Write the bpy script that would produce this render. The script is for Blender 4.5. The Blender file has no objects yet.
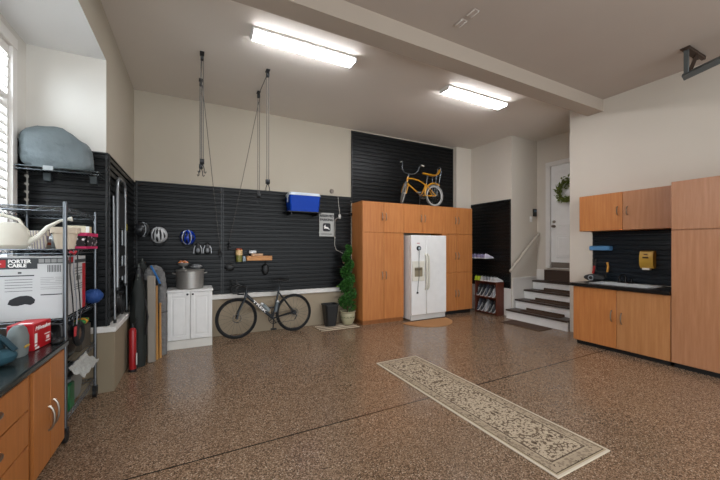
import bpy, bmesh, math, random
from mathutils import Vector, Matrix, Euler
random.seed(11)
PI = math.pi
def R(a): return math.radians(a)
COL = bpy.context.scene.collection
scene = bpy.context.scene

# ------------------------------------------------------------------ materials
def lin(h):
    h = h.lstrip('#'); o = []
    for i in (0, 2, 4):
        c = int(h[i:i+2], 16) / 255
        o.append(c / 12.92 if c <= .04045 else ((c + .055) / 1.055) ** 2.4)
    return (o[0], o[1], o[2], 1)
class NT:
    def __init__(s, name):
        s.m = bpy.data.materials.new(name); s.m.use_nodes = True
        s.t = s.m.node_tree; s.p = s.t.nodes['Principled BSDF']
        s.tc = s.t.nodes.new('ShaderNodeTexCoord'); s.obj = s.tc.outputs['Object']
    def n(s, typ, **kw):
        nd = s.t.nodes.new(typ)
        for k, v in kw.items():
            if k in nd.inputs.keys() and not hasattr(nd, k): s.set(nd, k, v)
            else: setattr(nd, k, v)
        return nd
    def set(s, nd, key, v):
        i = nd.inputs[key]
        if isinstance(v, bpy.types.NodeSocket): s.t.links.new(v, i)
        else: i.default_value = v
    def math(s, op, a, b=None, c=None):
        nd = s.t.nodes.new('ShaderNodeMath'); nd.operation = op
        s.set(nd, 0, a)
        if b is not None: s.set(nd, 1, b)
        if c is not None: s.set(nd, 2, c)
        return nd.outputs[0]
    def mapping(s, scale=(1, 1, 1), src=None):
        nd = s.t.nodes.new('ShaderNodeMapping'); s.set(nd, 'Vector', src or s.obj); nd.inputs['Scale'].default_value = scale
        return nd.outputs[0]
    def noise(s, scale, detail=3, vec=None, rough=.5):
        nd = s.t.nodes.new('ShaderNodeTexNoise'); s.set(nd, 'Vector', vec or s.obj)
        nd.inputs['Scale'].default_value = scale; nd.inputs['Detail'].default_value = detail; nd.inputs['Roughness'].default_value = rough
        return nd.outputs[0]
    def voro(s, scale, vec=None, out='Distance'):
        nd = s.t.nodes.new('ShaderNodeTexVoronoi'); s.set(nd, 'Vector', vec or s.obj); nd.inputs['Scale'].default_value = scale
        return nd.outputs[out]
    def ramp(s, fac, stops, const=False):
        nd = s.t.nodes.new('ShaderNodeValToRGB'); s.set(nd, 'Fac', fac)
        el = nd.color_ramp.elements
        while len(el) < len(stops): el.new(.5)
        for e, (p, c) in zip(el, stops): e.position = p; e.color = lin(c) if isinstance(c, str) else c
        if const: nd.color_ramp.interpolation = 'CONSTANT'
        return nd.outputs[0]
    def mix(s, fac, a, b, mode='MIX'):
        nd = s.t.nodes.new('ShaderNodeMix'); nd.data_type = 'RGBA'; nd.blend_type = mode
        s.set(nd, 0, fac); s.set(nd, 6, lin(a) if isinstance(a, str) else a); s.set(nd, 7, lin(b) if isinstance(b, str) else b)
        return nd.outputs[2]
    def sep(s, v=None):
        nd = s.t.nodes.new('ShaderNodeSeparateXYZ'); s.set(nd, 0, v or s.obj); return nd.outputs
    def bump(s, h, strength=.2, dist=.01):
        nd = s.t.nodes.new('ShaderNodeBump'); s.set(nd, 'Height', h); nd.inputs['Strength'].default_value = strength; nd.inputs['Distance'].default_value = dist
        s.set(s.p, 'Normal', nd.outputs[0])
    def out(s, color=None, rough=.5, metal=0, spec=None):
        if color is not None: s.set(s.p, 'Base Color', lin(color) if isinstance(color, str) else color)
        s.set(s.p, 'Roughness', rough); s.set(s.p, 'Metallic', metal)
        if spec is not None: s.set(s.p, 'Specular IOR Level', spec)
        return s.m
MC = {}
def flat(hexc, rough=.5, metal=0, var=.06, name=None, scale=9, bump=0, spec=None):
    key = (hexc, rough, metal, var, scale, bump, spec)
    if key in MC: return MC[key]
    s = NT(name or 'finish_' + hexc.lstrip('#'))
    c = lin(hexc); k = 1 - var
    f = s.noise(scale, 3)
    col = s.mix(f, (c[0]*k, c[1]*k, c[2]*k, 1), tuple(min(1, x*(1+var)) for x in c[:3]) + (1,))
    if bump: s.bump(s.noise(scale*12, 2), bump, .004)
    MC[key] = s.out(col, rough, metal, spec); return MC[key]

def m_floor():
    s = NT('epoxy_flake_floor')
    v = s.voro(150, out='Color'); sp = s.t.nodes.new('ShaderNodeSeparateColor'); s.set(sp, 0, v)
    chips = s.ramp(sp.outputs[0], [(0, '#38281c'), (.2, '#614d3a'), (.42, '#836953'), (.66, '#987c64'), (.84, '#b0947b'), (.95, '#c8b39c')], True)
    v2 = s.noise(2.2, 4); base = s.mix(s.math('MULTIPLY', v2, .5), chips, '#7f6751')
    v3 = s.noise(260, 2)
    base = s.mix(s.math('MULTIPLY', s.math('GREATER_THAN', v3, .62), .5), base, '#30221a')
    x, y, z = s.sep()[:3]
    jy = s.math('LESS_THAN', s.math('ABSOLUTE', s.math('SUBTRACT', y, 2.548)), .007)
    jx = s.math('LESS_THAN', s.math('ABSOLUTE', s.math('SUBTRACT', x, 2.735)), .004)
    base = s.mix(s.math('MULTIPLY', jx, .45), base, '#a4917f')
    base = s.mix(s.math('MULTIPLY', jy, .9), base, '#1a120d')
    r = s.ramp(s.noise(3.5, 4), [(.3, (.13, .13, .13, 1)), (.7, (.27, .27, .27, 1))])
    s.bump(s.noise(120, 2), .06, .003)
    m = s.out(base, r, 0, .5)
    return m
def m_wood(a='#c4824a', b='#b06c39', name='maple_laminate', axis='Z', rough=.36):
    s = NT(name)
    sc = {'Z': (14, 14, .9), 'Y': (14, .9, 14), 'X': (.9, 14, 14)}[axis]
    f = s.noise(2.2, 5, s.mapping(sc), .6)
    col = s.mix(s.ramp(f, [(.3, (0, 0, 0, 1)), (.7, (1, 1, 1, 1))]), b, a)
    f2 = s.noise(9, 2, s.mapping(sc)); col = s.mix(s.math('MULTIPLY', f2, .18), col, '#8c5730')
    return s.out(col, rough, 0, .45)
def m_rug():
    s = NT('oriental_runner_weave'); x, y, z = s.sep()[:3]
    ax = s.math('ABSOLUTE', x); ay = s.math('ABSOLUTE', y)
    d = s.math('MINIMUM', s.math('SUBTRACT', .315, ax), s.math('SUBTRACT', 1.167, ay))
    cv = s.t.nodes.new('ShaderNodeCombineXYZ'); s.set(cv, 0, ax); s.set(cv, 1, y); V = cv.outputs[0]
    nz = s.t.nodes.new('ShaderNodeTexNoise'); s.set(nz, 'Vector', V); nz.inputs['Scale'].default_value = 9
    wv = s.t.nodes.new('ShaderNodeVectorMath'); wv.operation = 'MULTIPLY_ADD'; s.set(wv, 0, nz.outputs['Color']); wv.inputs[1].default_value = (.05, .05, .05); s.set(wv, 2, V); W = wv.outputs[0]
    fd = s.voro(21, W); fe = s.voro(46, W); fg = s.voro(64, V)
    field = s.mix(s.math('GREATER_THAN', fe, .58), '#b7a68f', '#6a5a4a')
    field = s.mix(s.math('LESS_THAN', fg, .26), field, '#7a6956')
    ring = s.math('MULTIPLY', s.math('GREATER_THAN', fd, .17), s.math('LESS_THAN', fd, .25))
    field = s.mix(ring, field, '#c3b299'); field = s.mix(s.math('LESS_THAN', fd, .14), field, '#4c3c30'); field = s.mix(s.math('LESS_THAN', fd, .06), field, '#b39f85')
    big = s.math('LESS_THAN', s.voro(8, W), .16); field = s.mix(s.math('MULTIPLY', big, .75), field, '#453629')
    bd = s.voro(17, W); band = s.mix(s.math('LESS_THAN', bd, .34), '#8d7d6a', '#54463a')
    band = s.mix(s.math('LESS_THAN', bd, .2), band, '#b3a18a'); band = s.mix(s.math('LESS_THAN', bd, .1), band, '#5b4a3d')
    band = s.mix(s.math('GREATER_THAN', s.voro(40, V), .5), band, '#a6957f')
    def between(a, b): return s.math('MULTIPLY', s.math('GREATER_THAN', d, a), s.math('LESS_THAN', d, b))
    c = field
    c = s.mix(s.math('LESS_THAN', d, .12), c, band)
    c = s.mix(between(.113, .122), c, '#4f4034'); c = s.mix(between(.100, .106), c, '#b3a48a')
    c = s.mix(between(.030, .037), c, '#4f4034'); c = s.mix(between(.020, .030), c, '#a99a7f')
    c = s.mix(s.math('LESS_THAN', d, .018), c, '#c9bca8')
    s.bump(s.noise(400, 1), .2, .002)
    return s.out(c, .95, 0, .1)
def m_slat():
    s = NT('black_slatwall'); f = s.noise(3, 3, s.mapping((.6, .6, 6)))
    col = s.mix(f, '#0b0c0d', '#111314'); return s.out(col, .38, 0, .24)
def m_brushed():
    s = NT('brushed_steel'); f = s.noise(8, 3, s.mapping((1, 1, 40)))
    return s.out(s.mix(f, '#8a8783', '#a9a6a0'), .42, .6)
def m_glass(name='clear_glass', color='#f2f6f6', rough=.02):
    s = NT(name); s.set(s.p, 'Alpha', .12)
    f = s.noise(3); return s.out(s.mix(f, color, '#ffffff'), rough)
def m_emit(strength):
    s = NT('fluorescent_diffuser'); f = s.noise(200, 1)
    c = s.mix(f, '#f6f8ff', '#fbfcff'); s.set(s.p, 'Emission Color', c); s.set(s.p, 'Emission Strength', strength)
    return s.out('#f4f4f2', .4)
def m_wall(a, b, name, rough=.85):
    s = NT(name); f = s.noise(1.3, 4); s.bump(s.noise(90, 3), .12, .004)
    return s.out(s.mix(f, a, b), rough, 0, .25)
def m_leaf(a, b, name):
    s = NT(name); f = s.noise(28, 2); return s.out(s.mix(s.ramp(f, [(.35, (0, 0, 0, 1)), (.65, (1, 1, 1, 1))]), a, b), .55, 0, .3)
def m_dots():
    s = NT('polka_dot_print'); v = s.voro(26); band = s.math('GREATER_THAN', s.sep()[2], .0)
    c = s.mix(s.math('LESS_THAN', v, .30), '#20161a', '#e9dde0'); return s.out(c, .7)
def m_stripes(a, b, freq, axis, name, width=.5, rough=.8):
    s = NT(name); v = s.sep()[axis]
    f = s.math('FRACT', s.math('MULTIPLY', v, freq)); n = s.noise(60, 2)
    f = s.math('ADD', f, s.math('MULTIPLY', s.math('SUBTRACT', n, .5), .25))
    return s.out(s.mix(s.math('GREATER_THAN', f, width), a, b), rough)

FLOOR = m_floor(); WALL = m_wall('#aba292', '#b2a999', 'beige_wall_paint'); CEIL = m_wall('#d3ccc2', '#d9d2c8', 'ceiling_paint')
ALC = m_wall('#cbc7bf', '#d2cec6', 'alcove_wall_lit'); KNEE = m_wall('#998b76', '#a0927d', 'tan_lower_wall_paint')  # ALC: wall paint with window light added into its colour
TRIM = flat('#d9d5cf', .45, name='white_trim_paint'); SLAT = m_slat()
WOOD = m_wood(); WOODX = m_wood('#b98562', '#a8744f', 'maple_daylight_sheen', 'Z', .3); WOODL = m_wood('#b2713b', '#9f602d', 'maple_laminate_warm', 'Z', .4)  # WOODX: maple with the cool daylight sheen mixed into its colour
EDGE = m_wood('#9c6338', '#8b562e', 'cabinet_edge', 'Z')
BLACK = flat('#121314', .5, name='black_plastic'); RUBBER = flat('#0e0e0f', .8, name='black_rubber'); DARK = flat('#1c1e20', .6, name='charcoal_plastic')
CHROME = flat('#70757a', .32, .9, name='chrome'); STEEL = m_brushed(); ALU = flat('#8b8e90', .4, .7, name='aluminium'); NICK = flat('#958b7f', .3, .9, name='satin_nickel')
WHITE = flat('#e4e3e0', .35, name='white_enamel'); CREAM = flat('#d5d0c2', .5, name='cream_plastic'); RED = flat('#a80d18', .5, name='red_print')
GLASS = m_glass(); LAMP = m_emit(31.0)
CTR = flat('#1f2626', .22, 0, .3, 'dark_laminate', 60); CTR2 = flat('#14110f', .25, 0, .3, 'dark_stone_laminate', 60)
TEXTW = flat('#e9e7e3', .6, name='white_lettering'); TEXTK = flat('#1c1d20', .6, name='black_lettering')

# ------------------------------------------------------------------ mesh builder
class MB:
    def __init__(s, M=None): s.bm = bmesh.new(); s.mi = 0; s.M = M
    def _fin(s, verts):
        if s.M is not None:
            for v in verts: v.co = s.M @ v.co
        for f in s.bm.faces:
            if not f.tag: f.material_index = s.mi; f.tag = True
    def box(s, x0, y0, z0, x1, y1, z1, bev=0, M=None, seg=1):
        old = set(s.bm.verts)
        r = bmesh.ops.create_cube(s.bm, size=1); vs = r['verts']
        for v in vs:
            v.co = Vector((x0 + (v.co.x+.5)*(x1-x0), y0 + (v.co.y+.5)*(y1-y0), z0 + (v.co.z+.5)*(z1-z0)))
        if bev:
            es = {e for v in vs for e in v.link_edges}
            bmesh.ops.bevel(s.bm, geom=list(es), offset=bev, segments=seg, profile=.5, affect='EDGES')
        nv = [v for v in s.bm.verts if v not in old]
        if M is not None:
            for v in nv: v.co = M @ v.co
        s._fin(nv); return s
    def cbox(s, cx, cy, cz, sx, sy, sz, bev=0, M=None): return s.box(cx-sx/2, cy-sy/2, cz-sz/2, cx+sx/2, cy+sy/2, cz+sz/2, bev, M)
    def rings(s, rings, closed=False, cap=True):
        vr = [[s.bm.verts.new(p) for p in r] for r in rings]; n = len(vr[0]); L = len(vr)
        for i in range(L if closed else L-1):
            a, b = vr[i], vr[(i+1) % L]
            for j in range(n):
                try: s.bm.faces.new((a[j], a[(j+1) % n], b[(j+1) % n], b[j]))
                except ValueError: pass
        if cap and not closed:
            s.bm.faces.new(list(reversed(vr[0]))); s.bm.faces.new(vr[-1])
        s._fin([v for r in vr for v in r]); return s
    def tube(s, pts, r, n=8, closed=False, sq=1.0):
        P = [Vector(p) for p in pts]; L = len(P); rs = r if isinstance(r, (list, tuple)) else [r]*L
        T = []
        for i in range(L):
            a = P[(i-1) % L] if (closed or i > 0) else P[i]; b = P[(i+1) % L] if (closed or i < L-1) else P[i]
            T.append((b-a).normalized() if (b-a).length > 1e-9 else Vector((0, 0, 1)))
        up = Vector((0, 0, 1)) if abs(T[0].z) < .9 else Vector((1, 0, 0))
        nrm = T[0].cross(up).normalized(); rings = []
        for i in range(L):
            nrm = (nrm - T[i]*nrm.dot(T[i])).normalized(); bi = T[i].cross(nrm)
            rings.append([P[i] + (nrm*math.cos(2*PI*k/n)*sq + bi*math.sin(2*PI*k/n))*rs[i] for k in range(n)])
        return s.rings(rings, closed)
    def cyl(s, p0, p1, r0, r1=None, n=16): return s.tube([p0, p1], [r0, r0 if r1 is None else r1], n)
    def lathe(s, prof, c=(0, 0, 0), n=24, M=None, cap=False):
        rg = []
        for r, z in prof:
            ring = [Vector((max(r, 1e-4)*math.cos(2*PI*k/n), max(r, 1e-4)*math.sin(2*PI*k/n), z)) for k in range(n)]
            if M is not None: ring = [M @ p for p in ring]
            rg.append([p + Vector(c) for p in ring])
        return s.rings(rg, False, cap)
    def ell(s, c, rx, ry, rz, u=14, v=9, M=None, noise=0):
        r = bmesh.ops.create_uvsphere(s.bm, u_segments=u, v_segments=v, radius=1)
        for w in r['verts']:
            k = 1 + random.uniform(-noise, noise)
            p = Vector((w.co.x*rx*k, w.co.y*ry*k, w.co.z*rz*k))
            w.co = (M @ p if M is not None else p) + Vector(c)
        s._fin(r['verts']); return s
    def prism(s, poly, ax, a0, a1):
        """polygon in the two axes other than ax, extruded along ax (0 x,1 y,2 z)"""
        def mk(u, v, w): return [Vector((w, u, v)), Vector((u, w, v)), Vector((u, v, w))][ax]
        return s.rings([[mk(u, v, a0) for u, v in poly], [mk(u, v, a1) for u, v in poly]])
    def torus(s, c, Rr, r, axis='Y', n=36, m=8, squash=1):
        pts = []
        for k in range(n):
            a = 2*PI*k/n; ca, sa = math.cos(a)*Rr, math.sin(a)*Rr
            pts.append(Vector(c) + {'Y': Vector((ca, 0, sa)), 'X': Vector((0, ca, sa)), 'Z': Vector((ca, sa, 0))}[axis])
        return s.tube(pts, r, m, True)
    def leaf(s, p, d, up, l, w):
        d = Vector(d).normalized(); sd = d.cross(Vector(up))
        if sd.length < 1e-3: sd = Vector((1, 0, 0))
        sd.normalize(); p = Vector(p); nn = sd.cross(d)
        vs = [s.bm.verts.new(q) for q in (p, p+d*l*.45+sd*w+nn*w*.25, p+d*l, p+d*l*.45-sd*w+nn*w*.25)]
        s.bm.faces.new(vs); s._fin(vs)
    def build(s, name, mats, parent=None, smooth=True, world=True, angle=38, origin=None):
        bmesh.ops.recalc_face_normals(s.bm, faces=s.bm.faces[:])
        root = parent
        while root is not None and root.parent is not None: root = root.parent
        if root is not None and world:
            Mi = (Matrix.Translation(root.location) @ root.rotation_euler.to_matrix().to_4x4()).inverted()
            for v in s.bm.verts: v.co = Mi @ v.co
        if root is None and origin is not None:
            for v in s.bm.verts: v.co -= Vector(origin)
        me = bpy.data.meshes.new(name); s.bm.to_mesh(me); s.bm.free()
        for m in (mats if isinstance(mats, (list, tuple)) else [mats]): me.materials.append(m)
        if smooth:
            for p in me.polygons: p.use_smooth = True
            me.set_sharp_from_angle(angle=R(angle))
        o = bpy.data.objects.new(name, me); COL.objects.link(o)
        if parent is not None: o.parent = parent
        elif origin is not None: o.location = origin
        return o
def thing(name, label, cat, loc=(0, 0, 0), group=None, rot=(0, 0, 0)):
    o = bpy.data.objects.new(name, None); COL.objects.link(o); o.empty_display_size = .1
    o.location = loc; o.rotation_euler = rot; tag(o, label, cat, group); return o
def tag(o, label, cat, group=None):
    o['label'] = label; o['category'] = cat
    if group: o['group'] = group
    return o
def struct(name, mb, m, **k):
    o = mb.build(name, m, **k); o['kind'] = 'structure'; return o
def plain(): return MB()
def kids(o): return [c for c in bpy.data.objects if c.parent == o]
def copy_tree(o, loc, rot=None, label=None, group=None):
    c = o.copy(); COL.objects.link(c); c.location = loc
    if rot is not None: c.rotation_euler = rot
    if label: c['label'] = label
    if group: c['group'] = group
    for ch in kids(o):
        d = ch.copy(); COL.objects.link(d); d.parent = c
        for g in kids(ch):
            e = g.copy(); COL.objects.link(e); e.parent = d
    return c
FONT_CACHE = {}
def text(name, body, size, M, mat, parent=None, ext=.0008, align='CENTER', shear=0, bold=0.0, sx=1.0):
    cu = bpy.data.curves.new(name, 'FONT'); cu.body = body; cu.size = size; cu.extrude = ext; cu.align_x = align; cu.align_y = 'CENTER'; cu.shear = shear; cu.offset = bold
    t = bpy.data.objects.new(name, cu); COL.objects.link(t)
    bpy.context.view_layer.update()
    me = bpy.data.meshes.new_from_object(t.evaluated_get(bpy.context.evaluated_depsgraph_get()))
    bpy.data.objects.remove(t); bpy.data.curves.remove(cu)
    mb = MB(); mb.bm.from_mesh(me); bpy.data.meshes.remove(me)
    for v in mb.bm.verts: v.co = M @ Vector((v.co.x*sx, v.co.y, v.co.z))
    return mb.build(name, mat, parent, smooth=False)
# text frames: face toward -Y, face toward +X
def fY(x, y, z, rot=0): return Matrix.Translation((x, y, z)) @ Matrix.Rotation(R(90), 4, 'X') @ Matrix.Rotation(R(rot), 4, 'Z')
def fX(x, y, z): return Matrix.Translation((x, y, z)) @ Matrix.Rotation(R(90), 4, 'Z') @ Matrix.Rotation(R(90), 4, 'X')

# ------------------------------------------------------------------ room
YB, YB2, XL, XA, XR, XF, XD, YS, ZC = 5.97, 5.85, -.80, -1.415, 5.95, 6.10, 6.96, 4.71, 3.905
YE = -2.6           # open garage-door end, behind the camera
YA = 4.20           # far end of the window alcove
ZA = 3.44
struct('floor', MB().box(-1.6, YE, -.15, 7.2, 6.2, 0), FLOOR)
struct('ceiling', MB().box(-1.6, 3.0, ZC, 7.2, 6.2, ZC+.15), CEIL)
struct('ceiling_front', MB().box(-1.6, YE, ZC, 7.2, 3.0, ZC+.15), m_wall('#a99d92', '#b0a499', 'front_ceiling_shaded'))  # same ceiling, its dimmer light put into a darker colour
struct('wall_back', MB().box(XL-.12, YB, 0, 5.62, YB+.15, ZC), WALL); struct('wall_back_right', MB().box(5.62, YB2, 0, XF+.15, YB+.15, ZC), m_wall('#c6bdb0', '#cdc4b7', 'right_back_wall_lit'))  # right part: wall paint lightened, the stronger light is in the colour
struct('wall_left', MB().box(XL-.15, YA, 0, XL, YB, ZC), WALL)
struct('wall_alcove_end', MB().box(XA-.15, YA, 0, XL-.15, YA+.15, ZC).box(XL-.151, YA-.004, 0, XL-.001, YA+.1, ZA), ALC)
struct('wall_alcove_header', MB().box(XL-.15, YE, ZA-.003, XL, YA, ZC), WALL)
struct('wall_alcove_ceiling', MB().box(XA-.15, YE, ZA-.004, XL-.0015, YA, ZA+.12), m_wall('#e2e3e2', '#e8e9e8', 'alcove_ceiling_lit'))  # ceiling colour carries extra window daylight
WY0, WY1, WZ0, WZ1 = 2.5, 3.90, 1.02, 3.28   # window opening
m = MB(); m.box(XA-.15, YE, 0, XA, WY0, ZA); m.box(XA-.15, WY1, 0, XA, YA, ZA); m.box(XA-.15, WY0, 0, XA, WY1, WZ0); m.box(XA-.15, WY0, WZ1, XA, WY1, ZA)
struct('wall_alcove_left', m, ALC)
WALLR = m_wall('#c6bdb0', '#cdc4b7', 'right_wall_lit'); struct('wall_right', MB().box(XR, YE, 0, XD+.15, 3.41, ZC), WALLR)  # same wall paint, colour brightened for the light falling on it
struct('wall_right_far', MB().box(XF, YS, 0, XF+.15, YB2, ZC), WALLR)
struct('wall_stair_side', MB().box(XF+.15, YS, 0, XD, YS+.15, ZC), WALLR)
DY0, DY1, DZ0, DZ1 = 3.52, 4.42, 1.02, 3.28
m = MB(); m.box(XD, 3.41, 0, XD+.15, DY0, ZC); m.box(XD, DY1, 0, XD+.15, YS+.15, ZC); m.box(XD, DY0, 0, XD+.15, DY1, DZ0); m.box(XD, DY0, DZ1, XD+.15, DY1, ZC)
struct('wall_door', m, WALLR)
struct('trim_1', MB().box(XL, 2.88, 3.715, XR, 3.115, ZC), m_wall('#a39688', '#a99c8e', 'beam_shaded'))  # beam colour darkened as shade, offsetting strong daylight on it
# knee walls and their white ledges
struct('wall_lower_back', MB().box(XL+.06, 5.935, 0, 2.86, YB, .62), KNEE)
struct('trim_2', MB().box(XL+.06, 5.905, .62, 2.86, YB, .70, .006), TRIM)
m = MB(); m.box(XL, YA, 0, -.727, 5.935, .62, .004); m.box(XA, YA-.03, 0, -.727, YA, .62, .004)
struct('wall_lower_left', m, m_wall('#857863', '#8c7f6a', 'tan_left_lower_shaded'))  # lower-wall tan with shade painted in as a darker tone
m = MB(); m.box(XL, YA, .62, -.712, 5.905, .675, .004); m.box(XA, YA-.045, .62, -.712, YA, .675, .004); struct('trim_3', m, TRIM)
# stairwell lower wall boarding
struct('trim_4', MB().box(XF+.02, YS-.018, 0, XD-.04, YS, .80).box(XF+.02, YS-.028, .80, XD-.04, YS, .84, .004), TRIM)
struct('trim_5', MB().box(XF-.016, YS, 0, XF, YB2, .56).box(XF-.026, YS, .56, XF, YB2, .60, .004), TRIM)
struct('baseboard_door', MB().box(XD-.02, DY1+.10, .76, XD, YS, 1.0, .005), TRIM)

# window 1: casing, sash, glass, plantation shutters
w = struct('window_1', MB().box(XA-.06, WY1-.005, WZ0+.021, XA+.02, WY1+.075, WZ1-.031).box(XA-.06, WY0-.075, WZ0+.021, XA+.02, WY0+.005, WZ1-.031)
           .box(XA-.06, WY0-.075, WZ1-.03, XA+.025, WY1+.075, WZ1+.07, .006).box(XA-.06, WY0-.09, WZ0-.04, XA+.05, WY1+.085, WZ0+.02, .006), TRIM)
m = MB(); m.box(XA-.12, WY0+.01, WZ0+.02, XA-.115, WY1-.01, WZ1-.03); m.build('pane', GLASS, w)
m = MB()
for y0, y1 in ((WY1-.035, WY1-.006), (WY0+.006, WY0+.035), ((WY0+WY1)/2-.05, (WY0+WY1)/2+.05)): m.box(XA-.05, y0, WZ0+.101, XA-.005, y1, WZ1-.111)
for z0, z1 in ((WZ0+.022, WZ0+.1), (WZ1-.11, WZ1-.032)): m.box(XA-.05, WY0+.006, z0, XA-.005, WY1-.006, z1, .003)
for y0, y1 in ((WY0+.036, (WY0+WY1)/2-.051), ((WY0+WY1)/2+.051, WY1-.036)): m.box(XA-.05, y0, 2.775, XA-.006, y1, 2.815)
m.build('shutter_frame', TRIM, w)
def louvers(z0, z1, ang):
    m = MB(); n = int((z1-z0)/.078)
    for k in range(n):
        z = z0 + (k+.5)*(z1-z0)/n
        for y0, y1 in ((WY0+.037, (WY0+WY1)/2-.052), ((WY0+WY1)/2+.052, WY1-.037)):
            Mx = Matrix.Translation((XA-.03, 0, z)) @ Matrix.Rotation(R(ang), 4, 'Y')
            m.box(-.044, y0, -.005, .044, y1, .005, .003, Mx)
    return m
louvers(WZ0+.1, 2.77, 62).build('louvers', TRIM, w); louvers(2.82, WZ1-.11, 12).build('louvers', TRIM, w)

# door 1
d = struct('door_1', MB().box(XD+.03, DY0+.02, DZ0+.03, XD+.075, DY1-.02, DZ1-.02), WHITE)
m = MB()
for y0, y1, z0, z1 in ((DY0+.14, DY1-.14, DZ0+.25, DZ0+.72), (DY0+.14, DY1-.14, DZ0+.90, DZ1-.16)):
    m.box(XD+.022, y0, z0, XD+.034, y1, z1, .006); m.box(XD+.016, y0+.04, z0+.04, XD+.03, y1-.04, z1-.04, .006)
m.build('panel_moulding', WHITE, d)
m = MB(); m.box(XD+.018, DY0+.03, DZ0+.03, XD+.033, DY1-.03, DZ0+.15); m.build('kick_plate', flat('#7d746a', .45, .6), d)
for z, n in ((2.05, 'deadbolt'), (1.95, 'knob')):
    m = MB(); m.cyl((XD+.032, DY1-.09, z), (XD+.015, DY1-.09, z), .032)
    if n == 'knob': m.cyl((XD+.015, DY1-.09, z), (XD-.02, DY1-.09, z), .012); m.ell((XD-.03, DY1-.09, z), .026, .030, .030)
    else: m.cyl((XD+.015, DY1-.09, z), (XD+.003, DY1-.09, z), .02)
    m.build(n, NICK, d)
m = MB(); m.box(XD-.02, DY1-.02, DZ0+.026, XD+.03, DY1+.075, DZ1-.021); m.box(XD-.02, DY0-.075, DZ0+.026, XD+.03, DY0+.02, DZ1-.021); m.box(XD-.022, DY0-.08, DZ1-.02, XD+.03, DY1+.08, DZ1+.075, .006)
struct('trim_6', m, TRIM)
struct('trim_7', MB().box(XD-.05, DY0-.02, DZ0-.015, XD+.12, DY1+.02, DZ0+.025, .006), flat('#a59c92', .4, .4))

# ------------------------------------------------------------------ slatwall panels
def slat_panel(label, axis, a0, a1, face, sgn, z0, z1, trims=(), mat=None, thick=.018, pitch=.0755):
    """axis 'x': runs along X at y=face facing sgn*Y ; axis 'y': runs along Y at x=face facing sgn*X"""
    o = MB(); n = max(1, round((z1-z0)/pitch)); p = (z1-z0)/n
    back = face - sgn*thick
    def quadprof(zb):
        return [(back, zb), (face-sgn*.015, zb), (face-sgn*.015, zb+.017), (face-sgn*.004, zb+.019), (face, zb+.024), (face, zb+p-.010), (face-sgn*.010, zb+p), (back, zb+p)]
    for k in range(n):
        pr = quadprof(z0+k*p)
        if axis == 'x': o.prism(pr, 0, a0, a1)
        else:
            o.prism([(u, v) for u, v in pr], 1, a0, a1)
    t = thing('slatwall_panel', label, 'wall panel', ((a0+a1)/2, face-sgn*thick, z0) if axis == 'x' else (face-sgn*thick, (a0+a1)/2, z0), 'black slatwall panels')
    o.build('slats', mat or SLAT, t, smooth=False)
    for a in trims:
        m = MB()
        if axis == 'x': m.box(a-.009, min(back, face+sgn*.006), z0, a+.009, max(back, face+sgn*.006), z1, .002)
        else: m.box(min(back, face+sgn*.006), a-.009, z0, max(back, face+sgn*.006), a+.009, z1, .002)
        m.build('edge_trim', flat('#141718', .4, name='slat_trim'), t)
    m = MB()
    if axis == 'x': m.box(a0, min(back, face+sgn*.004), z1, a1, max(back, face+sgn*.004), z1+.014)
    else: m.box(min(back, face+sgn*.004), a0, z1, max(back, face+sgn*.004), a1, z1+.014)
    m.build('top_trim', flat('#141718', .4, name='slat_trim'), t)
    return t
SY = 5.95
slat_panel('black slatwall panel on back wall with bicycle helmets, next to the left corner', 'x', XL+.02, .44, SY, -1, .70, 2.50, (XL+.04, .425))
slat_panel('black slatwall panel above the dark road bike, with the small wooden shelf', 'x', .44, 1.65, SY, -1, .70, 2.50, (.455,))
slat_panel('black slatwall panel carrying the blue cooler and the parking sign', 'x', 1.65, 2.86, SY, -1, .70, 2.50)
slat_panel('black slatwall panel high on back wall behind the yellow bicycle', 'x', 2.87, 5.61, SY, -1, 2.40, 3.86, (2.883, 5.597))
slat_panel('black slatwall panel behind the shoe rack left of the stairs', 'y', YS+.01, YB2-.01, XF-.02, -1, .60, 2.52, (YS+.02,))
slat_panel('black slatwall panel on left wall behind the aluminium step ladder', 'y', YA+.003, 5.93, XL+.02, 1, .68, 2.46, (YA+.02, 5.915))
slat_panel('black slatwall panel facing the room behind the chrome wire rack', 'x', XA+.025, XL+.02, YA-.024, -1, .68, 2.46, (XL+.005,))
slat_panel('narrow black slatwall strip beside the shuttered window', 'y', WY1+.08, YA-.05, XA+.02, 1, .68, 2.46)
slat_panel('black slatwall backsplash above the white sink', 'y', 1.84, 3.03, XR-.02, -1, .95, 1.745, (1.853, 3.017), flat('#121a22', .3, 0, .2, 'slatwall_daylight_tint', 5, 0, .5))  # same black panel, reflected daylight painted in as a blue tint

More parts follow.
